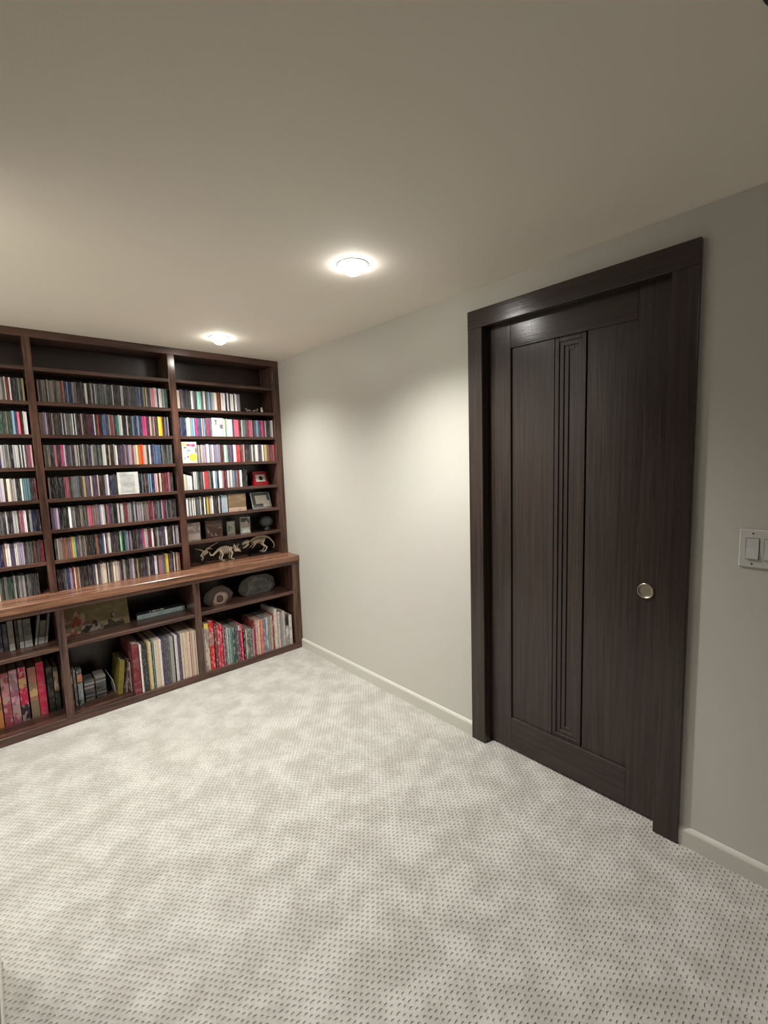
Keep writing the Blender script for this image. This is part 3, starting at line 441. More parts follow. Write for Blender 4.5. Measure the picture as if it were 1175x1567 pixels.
def case_mesh(w, h, d, mat):
    key = (round(w*2000), round(h*1000), round(d*500), mat.name)
    if key not in mesh_cache:
        bm = case_bm(w, h, d); me = bpy.data.meshes.new('disc_case'); bm.to_mesh(me); bm.free(); me.materials.append(mat); mesh_cache[key] = me
    return mesh_cache[key]
stuff = bmesh.new(); stuff_cols = []
proto = None
for (bay, row), s in ROWS.items():
    z = ZS[ROWZ[row]] if ROWZ[row] else CT
    items = []
    for q in s.split():
        a, wd, c = q.split(','); items.append((int(a)/1e4, int(wd)/1e4, c[0], c.endswith('-')))
    names = [PAL[c][1] if c != '#' else '#' for _, _, c, _ in items]
    rev = bay == 'left'
    for i, (x, wd, c, st) in enumerate(items):
        if c == '#': continue
        h = .1245 + random.choice((0, 0, 0, 0, .001, -.002, .004)); d = .141; yy = UF+.021+random.uniform(0, .006)
        if bay == 'right' and row == 4 and x < -.70: h = .093+.02*random.random()
        col = shade(c); wr = wd-GAP
        if st:
            n0 = len(stuff.faces); box(stuff, x+GAP/2, x+GAP/2+wr, yy, yy+d, z, z+h, bev=.0006); stuff.faces.ensure_lookup_table()
            stuff_cols += [lin(col)]*(len(stuff.faces)-n0); continue
        me = case_mesh(wr, h, d, MT['cd'])
        if proto is None:
            proto = bpy.data.objects.new('disc_case', me); o = proto
        else:
            o = proto.copy(); o.data = me
        COL.objects.link(o)
        o.location = (x+GAP/2, yy, z); o.color = c4(col)
        nm = names[i]; tot = names.count(nm)
        k = names[:i+1].count(nm) if not rev else names[i:].count(nm)
        if tot == 1: lab = 'the only %s disc case on the %s shelf row of the %s bay' % (nm, ordw(row), bay)
        else: lab = '%s disc case, %s %s one from the %s, %s row of %s bay' % (nm, ordw(k), nm, 'right' if rev else 'left', ordw(row), bay)
        tag(o, lab, 'disc case', 'disc cases on the bookcase shelves')
me = bpy.data.meshes.new('disc_cases'); stuff.to_mesh(me); stuff.free(); me.materials.append(MT['cd_stuff'])
ca = me.color_attributes.new('Col', 'FLOAT_COLOR', 'CORNER')
for p in me.polygons:
    for li in p.loop_indices: ca.data[li].color = tuple(stuff_cols[p.index])+(1,)
o = bpy.data.objects.new('disc_cases', me); COL.objects.link(o); o['kind'] = 'stuff'
tag(o, 'the other tightly packed disc cases filling the right parts of the shelf rows', 'disc cases')

# ------------------------------------------------------------------ cases and cards that face the room
def card(name, label, cat, x0, x1, y, z, h, col, mat='print', th=.010, frame=None, grp=None, parts=()):
    t = thing(name, label, cat, ((x0+x1)/2, y+th/2, z), grp)
    obj('body', bx(x0, x1, y, y+th, z, z+h, bev=.001), MT[mat] if mat in MT else mat, t, color=col)
    for pn, a, b, c, d, pc_, pm in parts:   # fractions of width and height
        obj(pn, bx(x0+a*(x1-x0), x0+b*(x1-x0), y-.0012, y, z+c*h, z+d*h), MT[pm], t, color=pc_)
    return t
card('disc_case', 'white disc case facing outwards in the fourth row of the middle bay', 'disc case', -1.162, -1.0435, UF+.008, ZS['E'], .139, (222, 224, 222), 'soft', .010,
     parts=[('cover', .17, .80, .10, .88, (206, 208, 206), 'soft'), ('spine_strip', 0, .10, 0, 1, (238, 238, 236), 'soft')])
card('box_set', 'thick white boxed disc set with small grey pictures, second row of the right bay', 'box set', -.5395, -.4640, UF+.010, ZS['C'], .130, (236, 236, 230), 'print', .14,
     parts=[('picture', .25, .45, .62, .9, (60, 62, 62), 'bold'), ('picture', .70, .98, .42, .66, (120, 110, 120), 'bold')])
t = card('comic_book', 'small book with bright yellow, white and pink cover facing outwards, third row of right bay', 'book', -.7600, -.6610, UF+.006, ZS['D'], .1435, (238, 236, 226), 'soft', .012)
for nm, cx_, cz, rx, rz_, colr in (('cover_patch', -.690, 1.517, .027, .026, (250, 232, 70)), ('cover_patch', -.745, 1.605, .013, .010, (244, 226, 96)), ('cover_patch', -.715, 1.600, .014, .007, (214, 60, 100)),
                             ('cover_patch', -.685, 1.598, .015, .010, (226, 80, 120)), ('cover_patch', -.722, 1.553, .016, .010, (190, 214, 210)), ('cover_patch', -.744, 1.512, .010, .010, (180, 190, 205)),
                             ('cover_patch', -.668, 1.565, .004, .022, (120, 40, 60)), ('cover_patch', -.723, 1.520, .006, .006, (110, 80, 140)), ('cover_patch', -.715, 1.562, .012, .0025, (60, 60, 110)), ('cover_patch', -.740, 1.582, .010, .004, (200, 50, 80))):
    bm = bmesh.new(); lathe(bm, [(.0001, 0), (1, 0), (1, .0012), (.0001, .0012)], (0, 0, 0), 'Y', 20)
    for v in bm.verts: v.co = Vector((cx_+v.co.x*rx, UF+.0048+v.co.y, cz+v.co.z*rz_))
    obj(nm, bm, MT['soft'], t, color=colr)
card('disc_case', 'tan disc case facing outwards with its lit lower strip painted pale pinkish, fifth row of right bay', 'disc case', -.4560, -.3200, UF+.020, ZS['F'], .130, (128, 104, 76), 'soft', .010,
     parts=[('lit_strip', 0, 1, 0, .22, (196, 168, 148), 'print')])  # light falling on the lower face, painted as a paler strip
ZG = ZS['G']
card('picture_tile', 'taupe grey picture tile leaning at the left end of the sixth row, right bay', 'picture', -.7600, -.6720, UF+.022, ZG, .130, (136, 122, 112), 'bold', .008,
     parts=[('lower_band', .06, .94, .05, .42, (150, 138, 128), 'soft')])
card('wooden_plaque', 'dark brown square plaque on the sixth row, right bay', 'plaque', -.6180, -.4930, UF+.070, ZG, .128, (72, 48, 36), 'soft', .012,
     parts=[('inset', .08, .92, .08, .56, (84, 58, 46), 'bold')])
card('small_picture', 'small grey-green picture right of the brown plaque', 'picture', -.4600, -.3965, UF+.070, ZG, .106, (132, 142, 128), 'soft', .008,
     parts=[('image', .12, .9, .12, .92, (96, 112, 98), 'bold')])
card('photo_card', 'black and white photo card with a pale lower half, sixth row', 'picture', -.3640, -.2830, UF+.050, ZG, .128, (140, 140, 136), 'soft', .008,
     parts=[('photo', .08, .9, .42, .94, (44, 48, 44), 'bold'), ('caption', .06, .9, .05, .38, (186, 184, 174), 'print')])
# grey glass egg on a small dark stand
t = thing('glass_egg', 'grey oval glass paperweight on a dark stand beside the photo card', 'ornament', (-.134, .225, ZG))
obj('egg', ball(bmesh.new(), (-.134, .225, ZG+.070), .05, (1.12, .8, .92), 3), MT['glass_grey'], t, smooth=True)
obj('stand', lathe(bmesh.new(), [(.0001, 0), (.036, 0), (.036, .012), (.030, .018), (.032, .034), (.0001, .030)], (-.134, .225, ZG), 'Z', 28), MT['black'], t, smooth=True)
# red box with a silver camera printed on it
t = thing('camera_box', 'red box printed with a silver camera, at the right end of the fourth row', 'box', (-.160, .225, ZS['E']))
def slant(bm, ox, oz, sh, lean=0, oy=.22):
    for v in bm.verts: v.co = Vector((v.co.x+(v.co.z-oz)*sh, v.co.y+(v.co.z-oz)*lean, v.co.z))
    return bm
def leaned(bm, pivot, ax, az):
    R = Matrix.Rotation(math.radians(az), 4, 'Z') @ Matrix.Rotation(math.radians(ax), 4, 'X')
    p = Vector(pivot)
    for v in bm.verts: v.co = p + (R @ (v.co-p))
    return bm
pv = (-.160, .205, ZS['E']); rd = (-14, 10)
def cb(*a, **k): return leaned(bx(*a, **k), pv, *rd)
obj('body', cb(-.224, -.096, .205, .245, ZS['E'], ZS['E']+.112, bev=.0015), MT['redbox'], t, origin=None)
obj('camera_picture', cb(-.205, -.118, .2038, .205, ZS['E']+.030, ZS['E']+.084), MT['soft'], t, color=(206, 202, 198))
bm = lathe(bmesh.new(), [(.0001, 0), (.018, 0), (.018, .0011), (.0001, .0011)], (-.160, .2027, ZS['E']+.056), 'Y', 24)
obj('lens_picture', leaned(bm, pv, *rd), MT['dark_gap'], t)
# silver picture frame
t = thing('framed_papers', 'silver picture frame with two pale papers inside, leaning at the end of the fifth row', 'picture frame', (-.165, .21, ZS['F']))
pv = (-.165, .200, ZS['F']); rd = (-16, 6)
x0, x1, z0, z1 = -.254, -.080, ZS['F'], ZS['F']+.132; fw = .009
bm = cb(x0, x1, .200, .210, z0, z0+fw, bev=.0015)
for a in ((x0, x1, .200, .210, z1-fw, z1), (x0, x0+fw, .200, .210, z0+fw, z1-fw), (x1-fw, x1, .200, .210, z0+fw, z1-fw)):
    box_ = cb(*a, bev=.0015); me_ = bpy.data.meshes.new('t'); box_.to_mesh(me_); box_.free(); bm.from_mesh(me_); bpy.data.meshes.remove(me_)
obj('frame', bm, MT['silver'], t)
obj('mount', cb(x0+fw, x1-fw, .205, .209, z0+fw, z1-fw), MT['mat_grey'], t)
obj('paper', cb(-.215, -.112, .2035, .205, z0+.038, z0+.104), MT['paper'], t)
obj('paper', cb(-.155, -.094, .2020, .2035, z0+.014, z0+.062), MT['paper'], t)
# small figurines, first row of right bay
def figurine_animal(x, y, z, s, label, mat, flip=1):
    t = thing('animal_figurine', label, 'figurine', (x, y, z), None)
    bm = ball(bmesh.new(), (x, y, z+.014*s), .014*s, (1.5, .9, .75), 2, .05, 3)
    for a, b in ((-.013, -.006), (-.013, .006), (.013, -.006), (.013, .006)): tube(bm, [(x+a*s, y+b*s, z+.010*s), (x+a*1.2*s, y+b*1.3*s, z+.0015*s)], [.0045*s, .003*s])
    obj('body', bm, mat, t, smooth=True)
    hx = x+flip*.021*s
    bm = ball(bmesh.new(), (hx, y, z+.023*s), .0085*s, (1.2, .9, .9), 2)
    ball(bm, (hx-flip*.003*s, y-.004*s, z+.031*s), .0032*s, (.6, .6, 1.5), 1); ball(bm, (hx-flip*.003*s, y+.004*s, z+.031*s), .0032*s, (.6, .6, 1.5), 1)
    obj('head', bm, mat, t, smooth=True)
    return t
figurine_animal(-.236, .195, ZS['B'], 1.0, 'small pewter animal figurine, left one of the pair in the first row', MT['pewter'], -1)
figurine_animal(-.186, .195, ZS['B'], 1.0, 'small pewter animal figurine, right one of the pair in the first row', MT['pewter'], 1)
t = thing('bird_figurine', 'tiny white upright bird figurine right of the pewter animals', 'figurine', (-.137, .180, ZS['B']))
obj('body', ball(bmesh.new(), (-.137, .180, ZS['B']+.014), .011, (.9, .9, 1.25), 2), MT['bone'], t, smooth=True)
bm = ball(bmesh.new(), (-.140, .178, ZS['B']+.034), .0075, (1, 1, 1), 2); tube(bm, [(-.144, .176, ZS['B']+.034), (-.152, .174, ZS['B']+.032)], [.003, .0006]); tube(bm, [(-.138, .18, ZS['B']+.022), (-.140, .178, ZS['B']+.032)], [.006, .005])
obj('head', bm, MT['bone'], t, smooth=True)

# ------------------------------------------------------------------ model skeletons on the countertop
def beads(bm, pts, r, step=.007):
    pts = [Vector(p) for p in pts]
    k = 0
    for a, b in zip(pts, pts[1:]):
        n = max(1, int((b-a).length/step))
        for i in range(n):
            f = (k+i/n)/(len(pts)-1); rr = 1.25*(r[0]+(r[1]-r[0])*f)
            ball(bm, a.lerp(b, i/n), rr, (1.0, 1.3, 1.35), 1)
        k += 1
    tube(bm, pts, [.45*(r[0]+(r[1]-r[0])*i/(len(pts)-1)) for i in range(len(pts))], 5)
    return bm
BY = .245
def arc_rib(bm, top, depth, width, r=.0022):
    r *= 1.7
    for s in (-1, 1):
        pts = [(top[0], top[1], top[2]), (top[0]+.004, top[1]+s*width, top[2]-depth*.25), (top[0]+.006, top[1]+s*width*1.1, top[2]-depth*.65), (top[0]+.003, top[1]+s*width*.4, top[2]-depth)]
        tube(bm, pts, [r, r*1.1, r, r*.7], 5)
# horned dinosaur, facing right
t = thing('skeleton_model', 'ivory model skeleton of a horned dinosaur facing right, middle one on the countertop', 'ornament', (-.475, BY, CT), 'model skeletons on the countertop')
z = CT
obj('tail', beads(bmesh.new(), [(-.590, BY, z+.075), (-.585, BY, z+.055), (-.565, BY, z+.053), (-.545, BY, z+.070), (-.525, BY, z+.085)], (.0035, .0065)), MT['bone'], t, smooth=True)
obj('spine', beads(bmesh.new(), [(-.525, BY, z+.085), (-.500, BY, z+.100), (-.465, BY, z+.102), (-.430, BY, z+.088), (-.412, BY, z+.078)], (.0068, .0060)), MT['bone'], t, smooth=True)
bm = bmesh.new()
for i in range(6): arc_rib(bm, (-.510+i*.014, BY, z+.099-.0012*abs(i-2)), .050, .021, .0026)
obj('ribcage', bm, MT['bone'], t, smooth=True)
for lx, s in ((-.516, -1), (-.516, 1), (-.442, -1), (-.442, 1)):
    bm = tube(bmesh.new(), [(lx, BY+s*.012, z+.084), (lx+.018, BY+s*.018, z+.050), (lx+.004, BY+s*.02, z+.022), (lx+.008, BY+s*.02, z+.006)], [.0095, .0066, .0058, .0065], 6)
    tube(bm, [(lx+.004, BY+s*.02, z+.006), (lx+.030, BY+s*.022, z+.0035)], [.0055, .003], 6); ball(bm, (lx+.018, BY+s*.018, z+.050), .0066, sub=1)
    obj('leg', bm, MT['bone'], t, smooth=True)
bm = ball(bmesh.new(), (-.385, BY, z+.066), .019, (1.25, .75, .8), 2, .04, 4)
tube(bm, [(-.372, BY, z+.060), (-.352, BY, z+.048)], [.011, .004], 7)
ball(bm, (-.400, BY, z+.090), .021, (.45, .95, 1.15), 2)
for s in (-1, 1): tube(bm, [(-.383, BY+s*.008, z+.080), (-.374, BY+s*.012, z+.100), (-.366, BY+s*.014, z+.112)], [.004, .003, .001], 6)
tube(bm, [(-.362, BY, z+.060), (-.353, BY, z+.072)], [.003, .001], 5)
obj('skull', bm, MT['bone'], t, smooth=True)
# plated long-tailed dinosaur, facing left, on a dark block
t = thing('skeleton_model', 'ivory model skeleton of a long-tailed dinosaur facing left, at the right end of the countertop', 'ornament', (-.19, BY, CT), 'model skeletons on the countertop')
obj('base', bx(-.285, -.085, BY-.035, BY+.035, CT, CT+.018, bev=.002), MT['black'], t)
z = CT+.018
obj('tail', beads(bmesh.new(), [(-.138, BY, z+.118), (-.110, BY, z+.106), (-.088, BY, z+.082), (-.072, BY, z+.060), (-.064, BY, z+.036), (-.078, BY, z+.014)], (.0070, .0024), .008), MT['bone'], t, smooth=True)
obj('spine', beads(bmesh.new(), [(-.138, BY, z+.118), (-.170, BY, z+.124), (-.205, BY, z+.124), (-.240, BY, z+.112), (-.268, BY, z+.098)], (.0072, .0062)), MT['bone'], t, smooth=True)
bm = bmesh.new()
for i in range(7): arc_rib(bm, (-.250+i*.0135, BY, z+.109+.010*math.sin(i/6*2.4)), .046, .022, .0026)
obj('ribcage', bm, MT['bone'], t, smooth=True)
for s in (-1, 1):
    bm = tube(bmesh.new(), [(-.150, BY+s*.010, z+.110), (-.176, BY+s*.018, z+.066), (-.140, BY+s*.02, z+.034), (-.156, BY+s*.02, z+.006)], [.0105, .0074, .0064, .0065], 6)
    tube(bm, [(-.156, BY+s*.02, z+.005), (-.186, BY+s*.022, z+.0035)], [.0055, .0025], 6); ball(bm, (-.176, BY+s*.018, z+.066), .0072, sub=1); obj('leg', bm, MT['bone'], t, smooth=True)
    bm = tube(bmesh.new(), [(-.252, BY+s*.012, z+.092), (-.236, BY+s*.018, z+.066), (-.258, BY+s*.020, z+.050)], [.005, .0036, .003], 6)
    tube(bm, [(-.258, BY+s*.02, z+.050), (-.266, BY+s*.022, z+.042)], [.003, .001], 5); obj('arm', bm, MT['bone'], t, smooth=True)
bm = ball(bmesh.new(), (-.298, BY, z+.096), .021, (1.3, .7, .8), 2, .04, 9)
tube(bm, [(-.310, BY, z+.098), (-.338, BY, z+.084)], [.014, .007], 7)
tube(bm, [(-.284, BY, z+.076), (-.310, BY, z+.058), (-.332, BY, z+.052)], [.007, .006, .004], 7)
for i in range(5): tube(bm, [(-.334+i*.009, BY-.005, z+.080+i*.001), (-.334+i*.009, BY-.005, z+.071)], [.002, .0005], 4)
obj('skull', bm, MT['bone'], t, smooth=True)
# small winged skeleton on a thin stand
t = thing('skeleton_model', 'ivory model skeleton with two long thin spread wing bones, left one on the countertop', 'ornament', (-.63, BY, CT), 'model skeletons on the countertop')
z = CT
obj('stand', tube(lathe(bmesh.new(), [(.0001, 0), (.022, 0), (.020, .005), (.0001, .006)], (-.632, BY, z), 'Z', 24), [(-.632, BY, z+.004), (-.630, BY, z+.060)], .0016, 6), MT['black'], t)
obj('spine', beads(bmesh.new(), [(-.655, BY, z+.060), (-.640, BY, z+.080), (-.620, BY, z+.092), (-.606, BY, z+.104)], (.004, .0055)), MT['bone'], t, smooth=True)
bm = bmesh.new()
for i in range(4): arc_rib(bm, (-.640+i*.009, BY, z+.082+i*.005), .026, .012, .0018)
obj('ribcage', bm, MT['bone'], t, smooth=True)
for pts in ([(-.634, BY, z+.092), (-.652, BY-.010, z+.104), (-.700, BY-.018, z+.122)], [(-.616, BY, z+.098), (-.590, BY-.010, z+.118), (-.532, BY-.02, z+.146)]):
    obj('wing', tube(bmesh.new(), pts, [.0046, .0038, .0018], 6), MT['bone'], t, smooth=True)
for s in (-1, 1): obj('leg', tube(bmesh.new(), [(-.650, BY+s*.004, z+.066), (-.640, BY+s*.010, z+.046), (-.652, BY+s*.010, z+.026)], [.0036, .0028, .002], 6), MT['bone'], t, smooth=True)
bm = ball(bmesh.new(), (-.602, BY, z+.108), .009, (1.3, .8, .9), 2); tube(bm, [(-.598, BY, z+.108), (-.566, BY, z+.098)], [.006, .001], 6)
obj('skull', bm, MT['bone'], t, smooth=True)

# ------------------------------------------------------------------ books and records below
def book(x0, x1, y, z, h, d, col, label, mat='print', grp=None, lean=0, pages=True, parts=(), cat='book', name='book'):
    """cover (two boards and a spine towards the room) and a page block"""
    x0 += .0004; x1 -= .0004; w = x1-x0; ct_ = min(.0025, w*.14)
    t = thing(name, label, cat, (x0, y, z), grp)
    if lean: t.rotation_euler = (0, math.radians(lean), 0)
    L0 = lambda bm: bm
    bm = box(bmesh.new(), x0, x1, y, y+ct_, z, z+h, bev=ct_*.3)
    box(bm, x0, x0+ct_, y+ct_, y+d, z, z+h); box(bm, x1-ct_, x1, y+ct_, y+d, z, z+h)
    obj('cover', bm, MT[mat], t, color=col)
    if pages: obj('pages', bx(x0+ct_, x1-ct_, y+ct_, y+d-.004, z+.003, z+h-.003), MT['pages'], t)
    for pn, c, dd, pc_, pm in parts:
        obj(pn, bx(x0+.0005, x1-.0005, y-.0006, y, z+c*h, z+dd*h), MT[pm], t, color=pc_)
    return t
ZF = .0455; FY = -.004
B3 = [(-.770,-.7615,.316,(170,164,160),'slim pale grey book, leftmost on the floor of the right bay','print'),
 (-.7605,-.730,.338,(196,182,166),'beige book with dark round pictures and a yellow band on its spine','bold'),
 (-.728,-.696,.345,(196,30,34),'bright red thick book with pale lettering, third from left in the right bay','print'),
 (-.690,-.676,.300,(120,60,62),'dark maroon slim book with pale dots, right of the bright red book','print'),
 (-.673,-.657,.302,(196,60,80),'rose pink slim book, left of the crimson one','print'),
 (-.655,-.638,.308,(206,40,64),'crimson book standing right of the rose pink one','print'),
 (-.634,-.622,.286,(142,92,112),'mauve slim book before the green and grey group','print'),
 (-.619,-.606,.262,(98,112,110),'grey green slim book, left of a white one','print'),
 (-.6045,-.594,.266,(214,214,208),'white slim book between grey green and pale teal ones','print'),
 (-.592,-.577,.262,(140,164,160),'pale teal book right of the white slim one','print'),
 (-.5755,-.562,.262,(88,132,130),'teal book beside the pale teal one','print'),
 (-.5605,-.549,.258,(60,92,70),'dark green speckled book in the middle of the right bay','bold'),
 (-.5475,-.535,.262,(70,66,72),'charcoal slim book right of the speckled green one','print'),
 (-.5335,-.522,.262,(96,92,96),'smoke grey slim book left of the pink pair','print'),
 (-.520,-.5045,.262,(134,40,82),'plum book with a pale top, left of the pinkish red one','print'),
 (-.5025,-.489,.264,(214,48,78),'pinkish red slim book standing right of the plum one','print'),
 (-.482,-.4685,.210,(30,30,32),'short black book, leftmost of the low group','print'),
 (-.4665,-.457,.214,(204,202,196),'short white slim book right of the short black one','print'),
 (-.4555,-.438,.212,(84,104,86),'short dull green book in the low group','bold'),
 (-.4365,-.418,.210,(104,102,104),'short grey book in the low group, right of the dull green one','print'),
 (-.416,-.399,.202,(170,130,136),'short dusty pink book at the right end of the low group','print'),
 (-.397,-.388,.262,(150,30,36),'thin dark red book behind the end of the low group','print'),
 (-.386,-.369,.264,(206,170,158),'pale peach book right of the thin dark red one','print'),
 (-.3675,-.351,.262,(216,188,176),'cream pink book left of the salmon one','print'),
 (-.349,-.328,.262,(216,128,100),'salmon orange book in the right half of the right bay','print'),
 (-.3265,-.307,.266,(104,122,158),'blue grey book right of the salmon orange one','print'),
 (-.3055,-.288,.266,(190,184,176),'pale book with dark blots on its spine','bold'),
 (-.285,-.266,.266,(150,146,140),'stone grey book right of the blotted pale one','print'),
 (-.2645,-.246,.268,(176,166,150),'sand coloured book left of the red-topped gap','print'),
 (-.244,-.236,.276,(176,30,34),'thin bright red book left of the tall white one','print'),
 (-.234,-.209,.314,(206,202,192),'tall white book, tallest of the right half','print'),
 (-.206,-.184,.284,(198,190,172),'cream book right of the tall white one','print'),
 (-.182,-.166,.276,(150,142,160),'greyish lavender book between two cream ones','print'),
 (-.164,-.142,.280,(196,190,178),'light grey cream book third from the right end','soft'),
 (-.138,-.112,.252,(206,200,190),'white book with a black top half, second from right end','bold'),
 (-.108,-.083,.236,(210,206,196),'short white book, last on the right in the right bay','soft')]
for i, (a, b, h, col, lab, mt) in enumerate(B3):
    pr = ()
    if i == 1: pr = (('yellow_band', .90, 1.0, (226, 204, 70), 'soft'),)
    if i == 2: pr = (('white_title', .50, .78, (216, 150, 140), 'bold'),)
    if i == 14: pr = (('pale_top', .86, 1.0, (196, 190, 190), 'soft'),)
    if i == 34: pr = (('black_top', .62, 1.0, (24, 22, 24), 'soft'),)
    book(a, b, FY+random.uniform(0, .008), ZF, h, .21, col, lab, mt, 'books on the cabinet floor, right bay', parts=pr)
# records
names = []; recs = []
for s_, e_, c in LPS:
    n = max(1, round((e_-s_)/.0050))
    for j in range(n): recs.append((s_+(e_-s_)*j/n, s_+(e_-s_)*(j+1)/n, c)); names.append(PAL[c][1])
rec_proto = None; rc = {}
for i, (a, b, c) in enumerate(recs):
    w = b-a-.0005; k = round(w*5000)
    if k not in rc:
        bm = bx(0, w, 0, .311, 0, .311, bev=min(.0008, w*.2)); me = bpy.data.meshes.new('record_sleeve'); bm.to_mesh(me); bm.free(); me.materials.append(MT['lp']); rc[k] = me
    if rec_proto is None: rec_proto = bpy.data.objects.new('record_sleeve', rc[k]); o = rec_proto
    else: o = rec_proto.copy(); o.data = rc[k]
    COL.objects.link(o); o.location = (a, FY+random.uniform(0, .007), ZF); o.color = c4(jit(PAL[c][0], 8))
    nm = names[i]; tot = names.count(nm); kk = names[:i+1].count(nm)
    lab = ('the only %s record sleeve in the row under the middle bay' % nm) if tot == 1 else '%s record sleeve, %s %s one from left in the middle bay' % (nm, ordw(kk), nm)
    tag(o, lab, 'record', 'record sleeves in the base cabinet')
book(-1.206, -1.1695, FY, ZF, .326, .30, (112, 26, 36), 'dark red thick album box left of the record sleeves', 'soft', pages=True, cat='box set', name='album_box')
# middle bay: left part of the cabinet floor
def dvd(x0, x1, y, z, h, col, label, grp=None, parts=()):
    t = thing('video_case', label, 'video case', (x0, y, z), grp)
    obj('body', bx(x0, x1-.0006, y, y+.135, z, z+h, bev=.0012), MT['print'], t, color=col)
    for pn, c, dd, pc_, pm in parts: obj(pn, bx(x0+.001, x1-.0016, y-.0006, y, z+c*h, z+dd*h), MT[pm], t, color=pc_)
dvd(-1.520, -1.506, .120, ZF, .222, (52, 58, 58), 'tall dark video case at the left end of middle bay floor', None, (('label', .62, .8, (190, 186, 180), 'print'),))
dvd(-1.504, -1.490, .110, ZF, .222, (128, 122, 116), 'tall grey video case, second from left on middle bay floor')
dvd(-1.488, -1.461, .100, ZF, .222, (66, 78, 76), 'tall dark video case with an orange label near its top', None, (('label', .66, .86, (214, 140, 108), 'print'), ('title', .15, .62, (150, 158, 154), 'print')))
def pile(x0, x1, y, n, label, tone):
    for k in range(n):
        dx = random.uniform(-.0015, .0015)
        col = jit((((150, 148, 144), (84, 84, 82))[k % 2] if k >= n-4 and tone else ((74, 74, 72), (38, 38, 38))[k % 2]), 10)
        t = thing('flat_case', ('%s of the flat plastic cases counting from the bottom, %s' % (ordw(k+1), label)), 'media case', ((x0+x1)/2, y+.07, ZF+k*.0125), 'flat plastic cases piled on the cabinet floor')
        obj('case', bx(x0+dx, x1+dx, y+random.uniform(0, .004), y+.128, ZF+k*.0125, ZF+k*.0125+.0120, bev=.0022), MT['soft'], t, color=col)
pile(-1.452, -1.398, .125, 10, 'left pile', 1); pile(-1.394, -1.338, .120, 11, 'right pile', 1)
t = thing('curved_booklet', 'white booklet with a curved spine leaning by the olive book', 'booklet', (-1.305, .14, ZF))
bm = bmesh.new(); pts = [(-1.318, .0), (-1.314, .05), (-1.306, .09), (-1.296, .118), ]
pts = [(-1.292, 0), (-1.294, .05), (-1.303, .09), (-1.316, .120)]
for k in range(len(pts)-1):
    (xa, za), (xb, zb_) = pts[k], pts[k+1]
    vs = [bm.verts.new(p) for p in ((xa, .125, ZF+za), (xa+.003, .125, ZF+za), (xb+.003, .125, ZF+zb_), (xb, .125, ZF+zb_), (xa, .26, ZF+za), (xa+.003, .26, ZF+za), (xb+.003, .26, ZF+zb_), (xb, .26, ZF+zb_))]
    for f in ((0, 1, 2, 3), (4, 7, 6, 5), (0, 4, 5, 1), (3, 2, 6, 7), (1, 5, 6, 2), (0, 3, 7, 4)): bm.faces.new([vs[q] for q in f])
bmesh.ops.remove_doubles(bm, verts=bm.verts, dist=1e-5)
obj('cover', bm, MT['soft'], t, color=(196, 196, 196))
book(-1.288, -1.258, .085, ZF, .212, .20, (140, 128, 44), 'olive yellow book leaning to the right on the cabinet floor', 'soft', lean=8)
book(-1.2535, -1.244, .085, ZF, .214, .20, (48, 20, 24), 'thin black red book leaning beside the olive one', 'soft', lean=8)
book(-1.2425, -1.229, .085, ZF, .212, .20, (140, 116, 124), 'mauve grey book leaning right of the olive one', 'print', lean=5)
book(-1.2265, -1.2165, .075, ZF, .208, .20, (92, 70, 56), 'brown book standing near the dark red album box', 'print', lean=1.5)
book(-1.2145, -1.2080, .065, ZF, .194, .20, (196, 186, 184), 'slim whitish book against the dark red album box', 'print')
# middle bay, upper compartment
ZM = .4665
t = thing('picture_board', 'large landscape picture in muted orange, olive and dark brown lying against the cabinet back', 'picture', (-1.33, .16, ZM), None)
pv = (-1.33, .150, ZM); rd = (-11, 0)
obj('board', cb(-1.520, -1.168, .150, .156, ZM, ZM+.172, bev=.001), MT['soft'], t, color=(118, 104, 62))
for nm, a, b, c, d, col in (('hill', -1.440, -1.330, 0, .075, (40, 36, 24)), ('hill', -1.330, -1.200, .0, .055, (50, 46, 26)), ('orange_rock', -1.478, -1.405, .045, .160, (150, 72, 50)), ('path', -1.515, -1.430, .0, .040, (150, 84, 70)),
                     ('sky_patch', -1.518, -1.482, .070, .168, (128, 96, 66)), ('tree', -1.270, -1.245, .055, .105, (44, 40, 22)), ('white_mark', -1.395, -1.378, .035, .062, (150, 130, 110))):
    bm = bmesh.new(); n = 9; rr = random.Random(hash(nm) % 1000 if False else len(nm)*7+int(-a*1000))
    top = [(a+(b-a)*i/n, c+(d-c)*(.72+.28*math.sin(i*1.3+a*40))*(.65+.35*math.sin(math.pi*i/n))) for i in range(n+1)]
    front = [bm.verts.new((x_, .1490, ZM+z_+.001)) for x_, z_ in top]+[bm.verts.new((b, .1490, ZM+c+.001)), bm.verts.new((a, .1490, ZM+c+.001))]
    f = bm.faces.new(front); r_ = bmesh.ops.extrude_face_region(bm, geom=[f]); 
    for v in [q for q in r_['geom'] if isinstance(q, bmesh.types.BMVert)]: v.co.y += .001
    bmesh.ops.recalc_face_normals(bm, faces=bm.faces)
    obj(nm, leaned(bm, pv, *rd), MT['bold'], t, color=col)
t = thing('game_box', 'large flat black box with a pale blue front edge lying in the middle bay', 'box', (-.97, .24, ZM))
obj('body', bx(-1.125, -.812-.006, .162, .335, ZM, ZM+.050, bev=.002), MT['black'], t)
obj('front_label', bx(-1.123, -.820, .1608, .162, ZM+.001, ZM+.030), MT['soft'], t, color=(176, 198, 200))
for a, b in ((-1.046, -1.038), (-1.030, -1.003), (-.996, -.988), (-.982, -.958)):
    obj('white_lettering', bx(a, b, .1612, .162, ZM+.036, ZM+.042), MT['paper'], t)
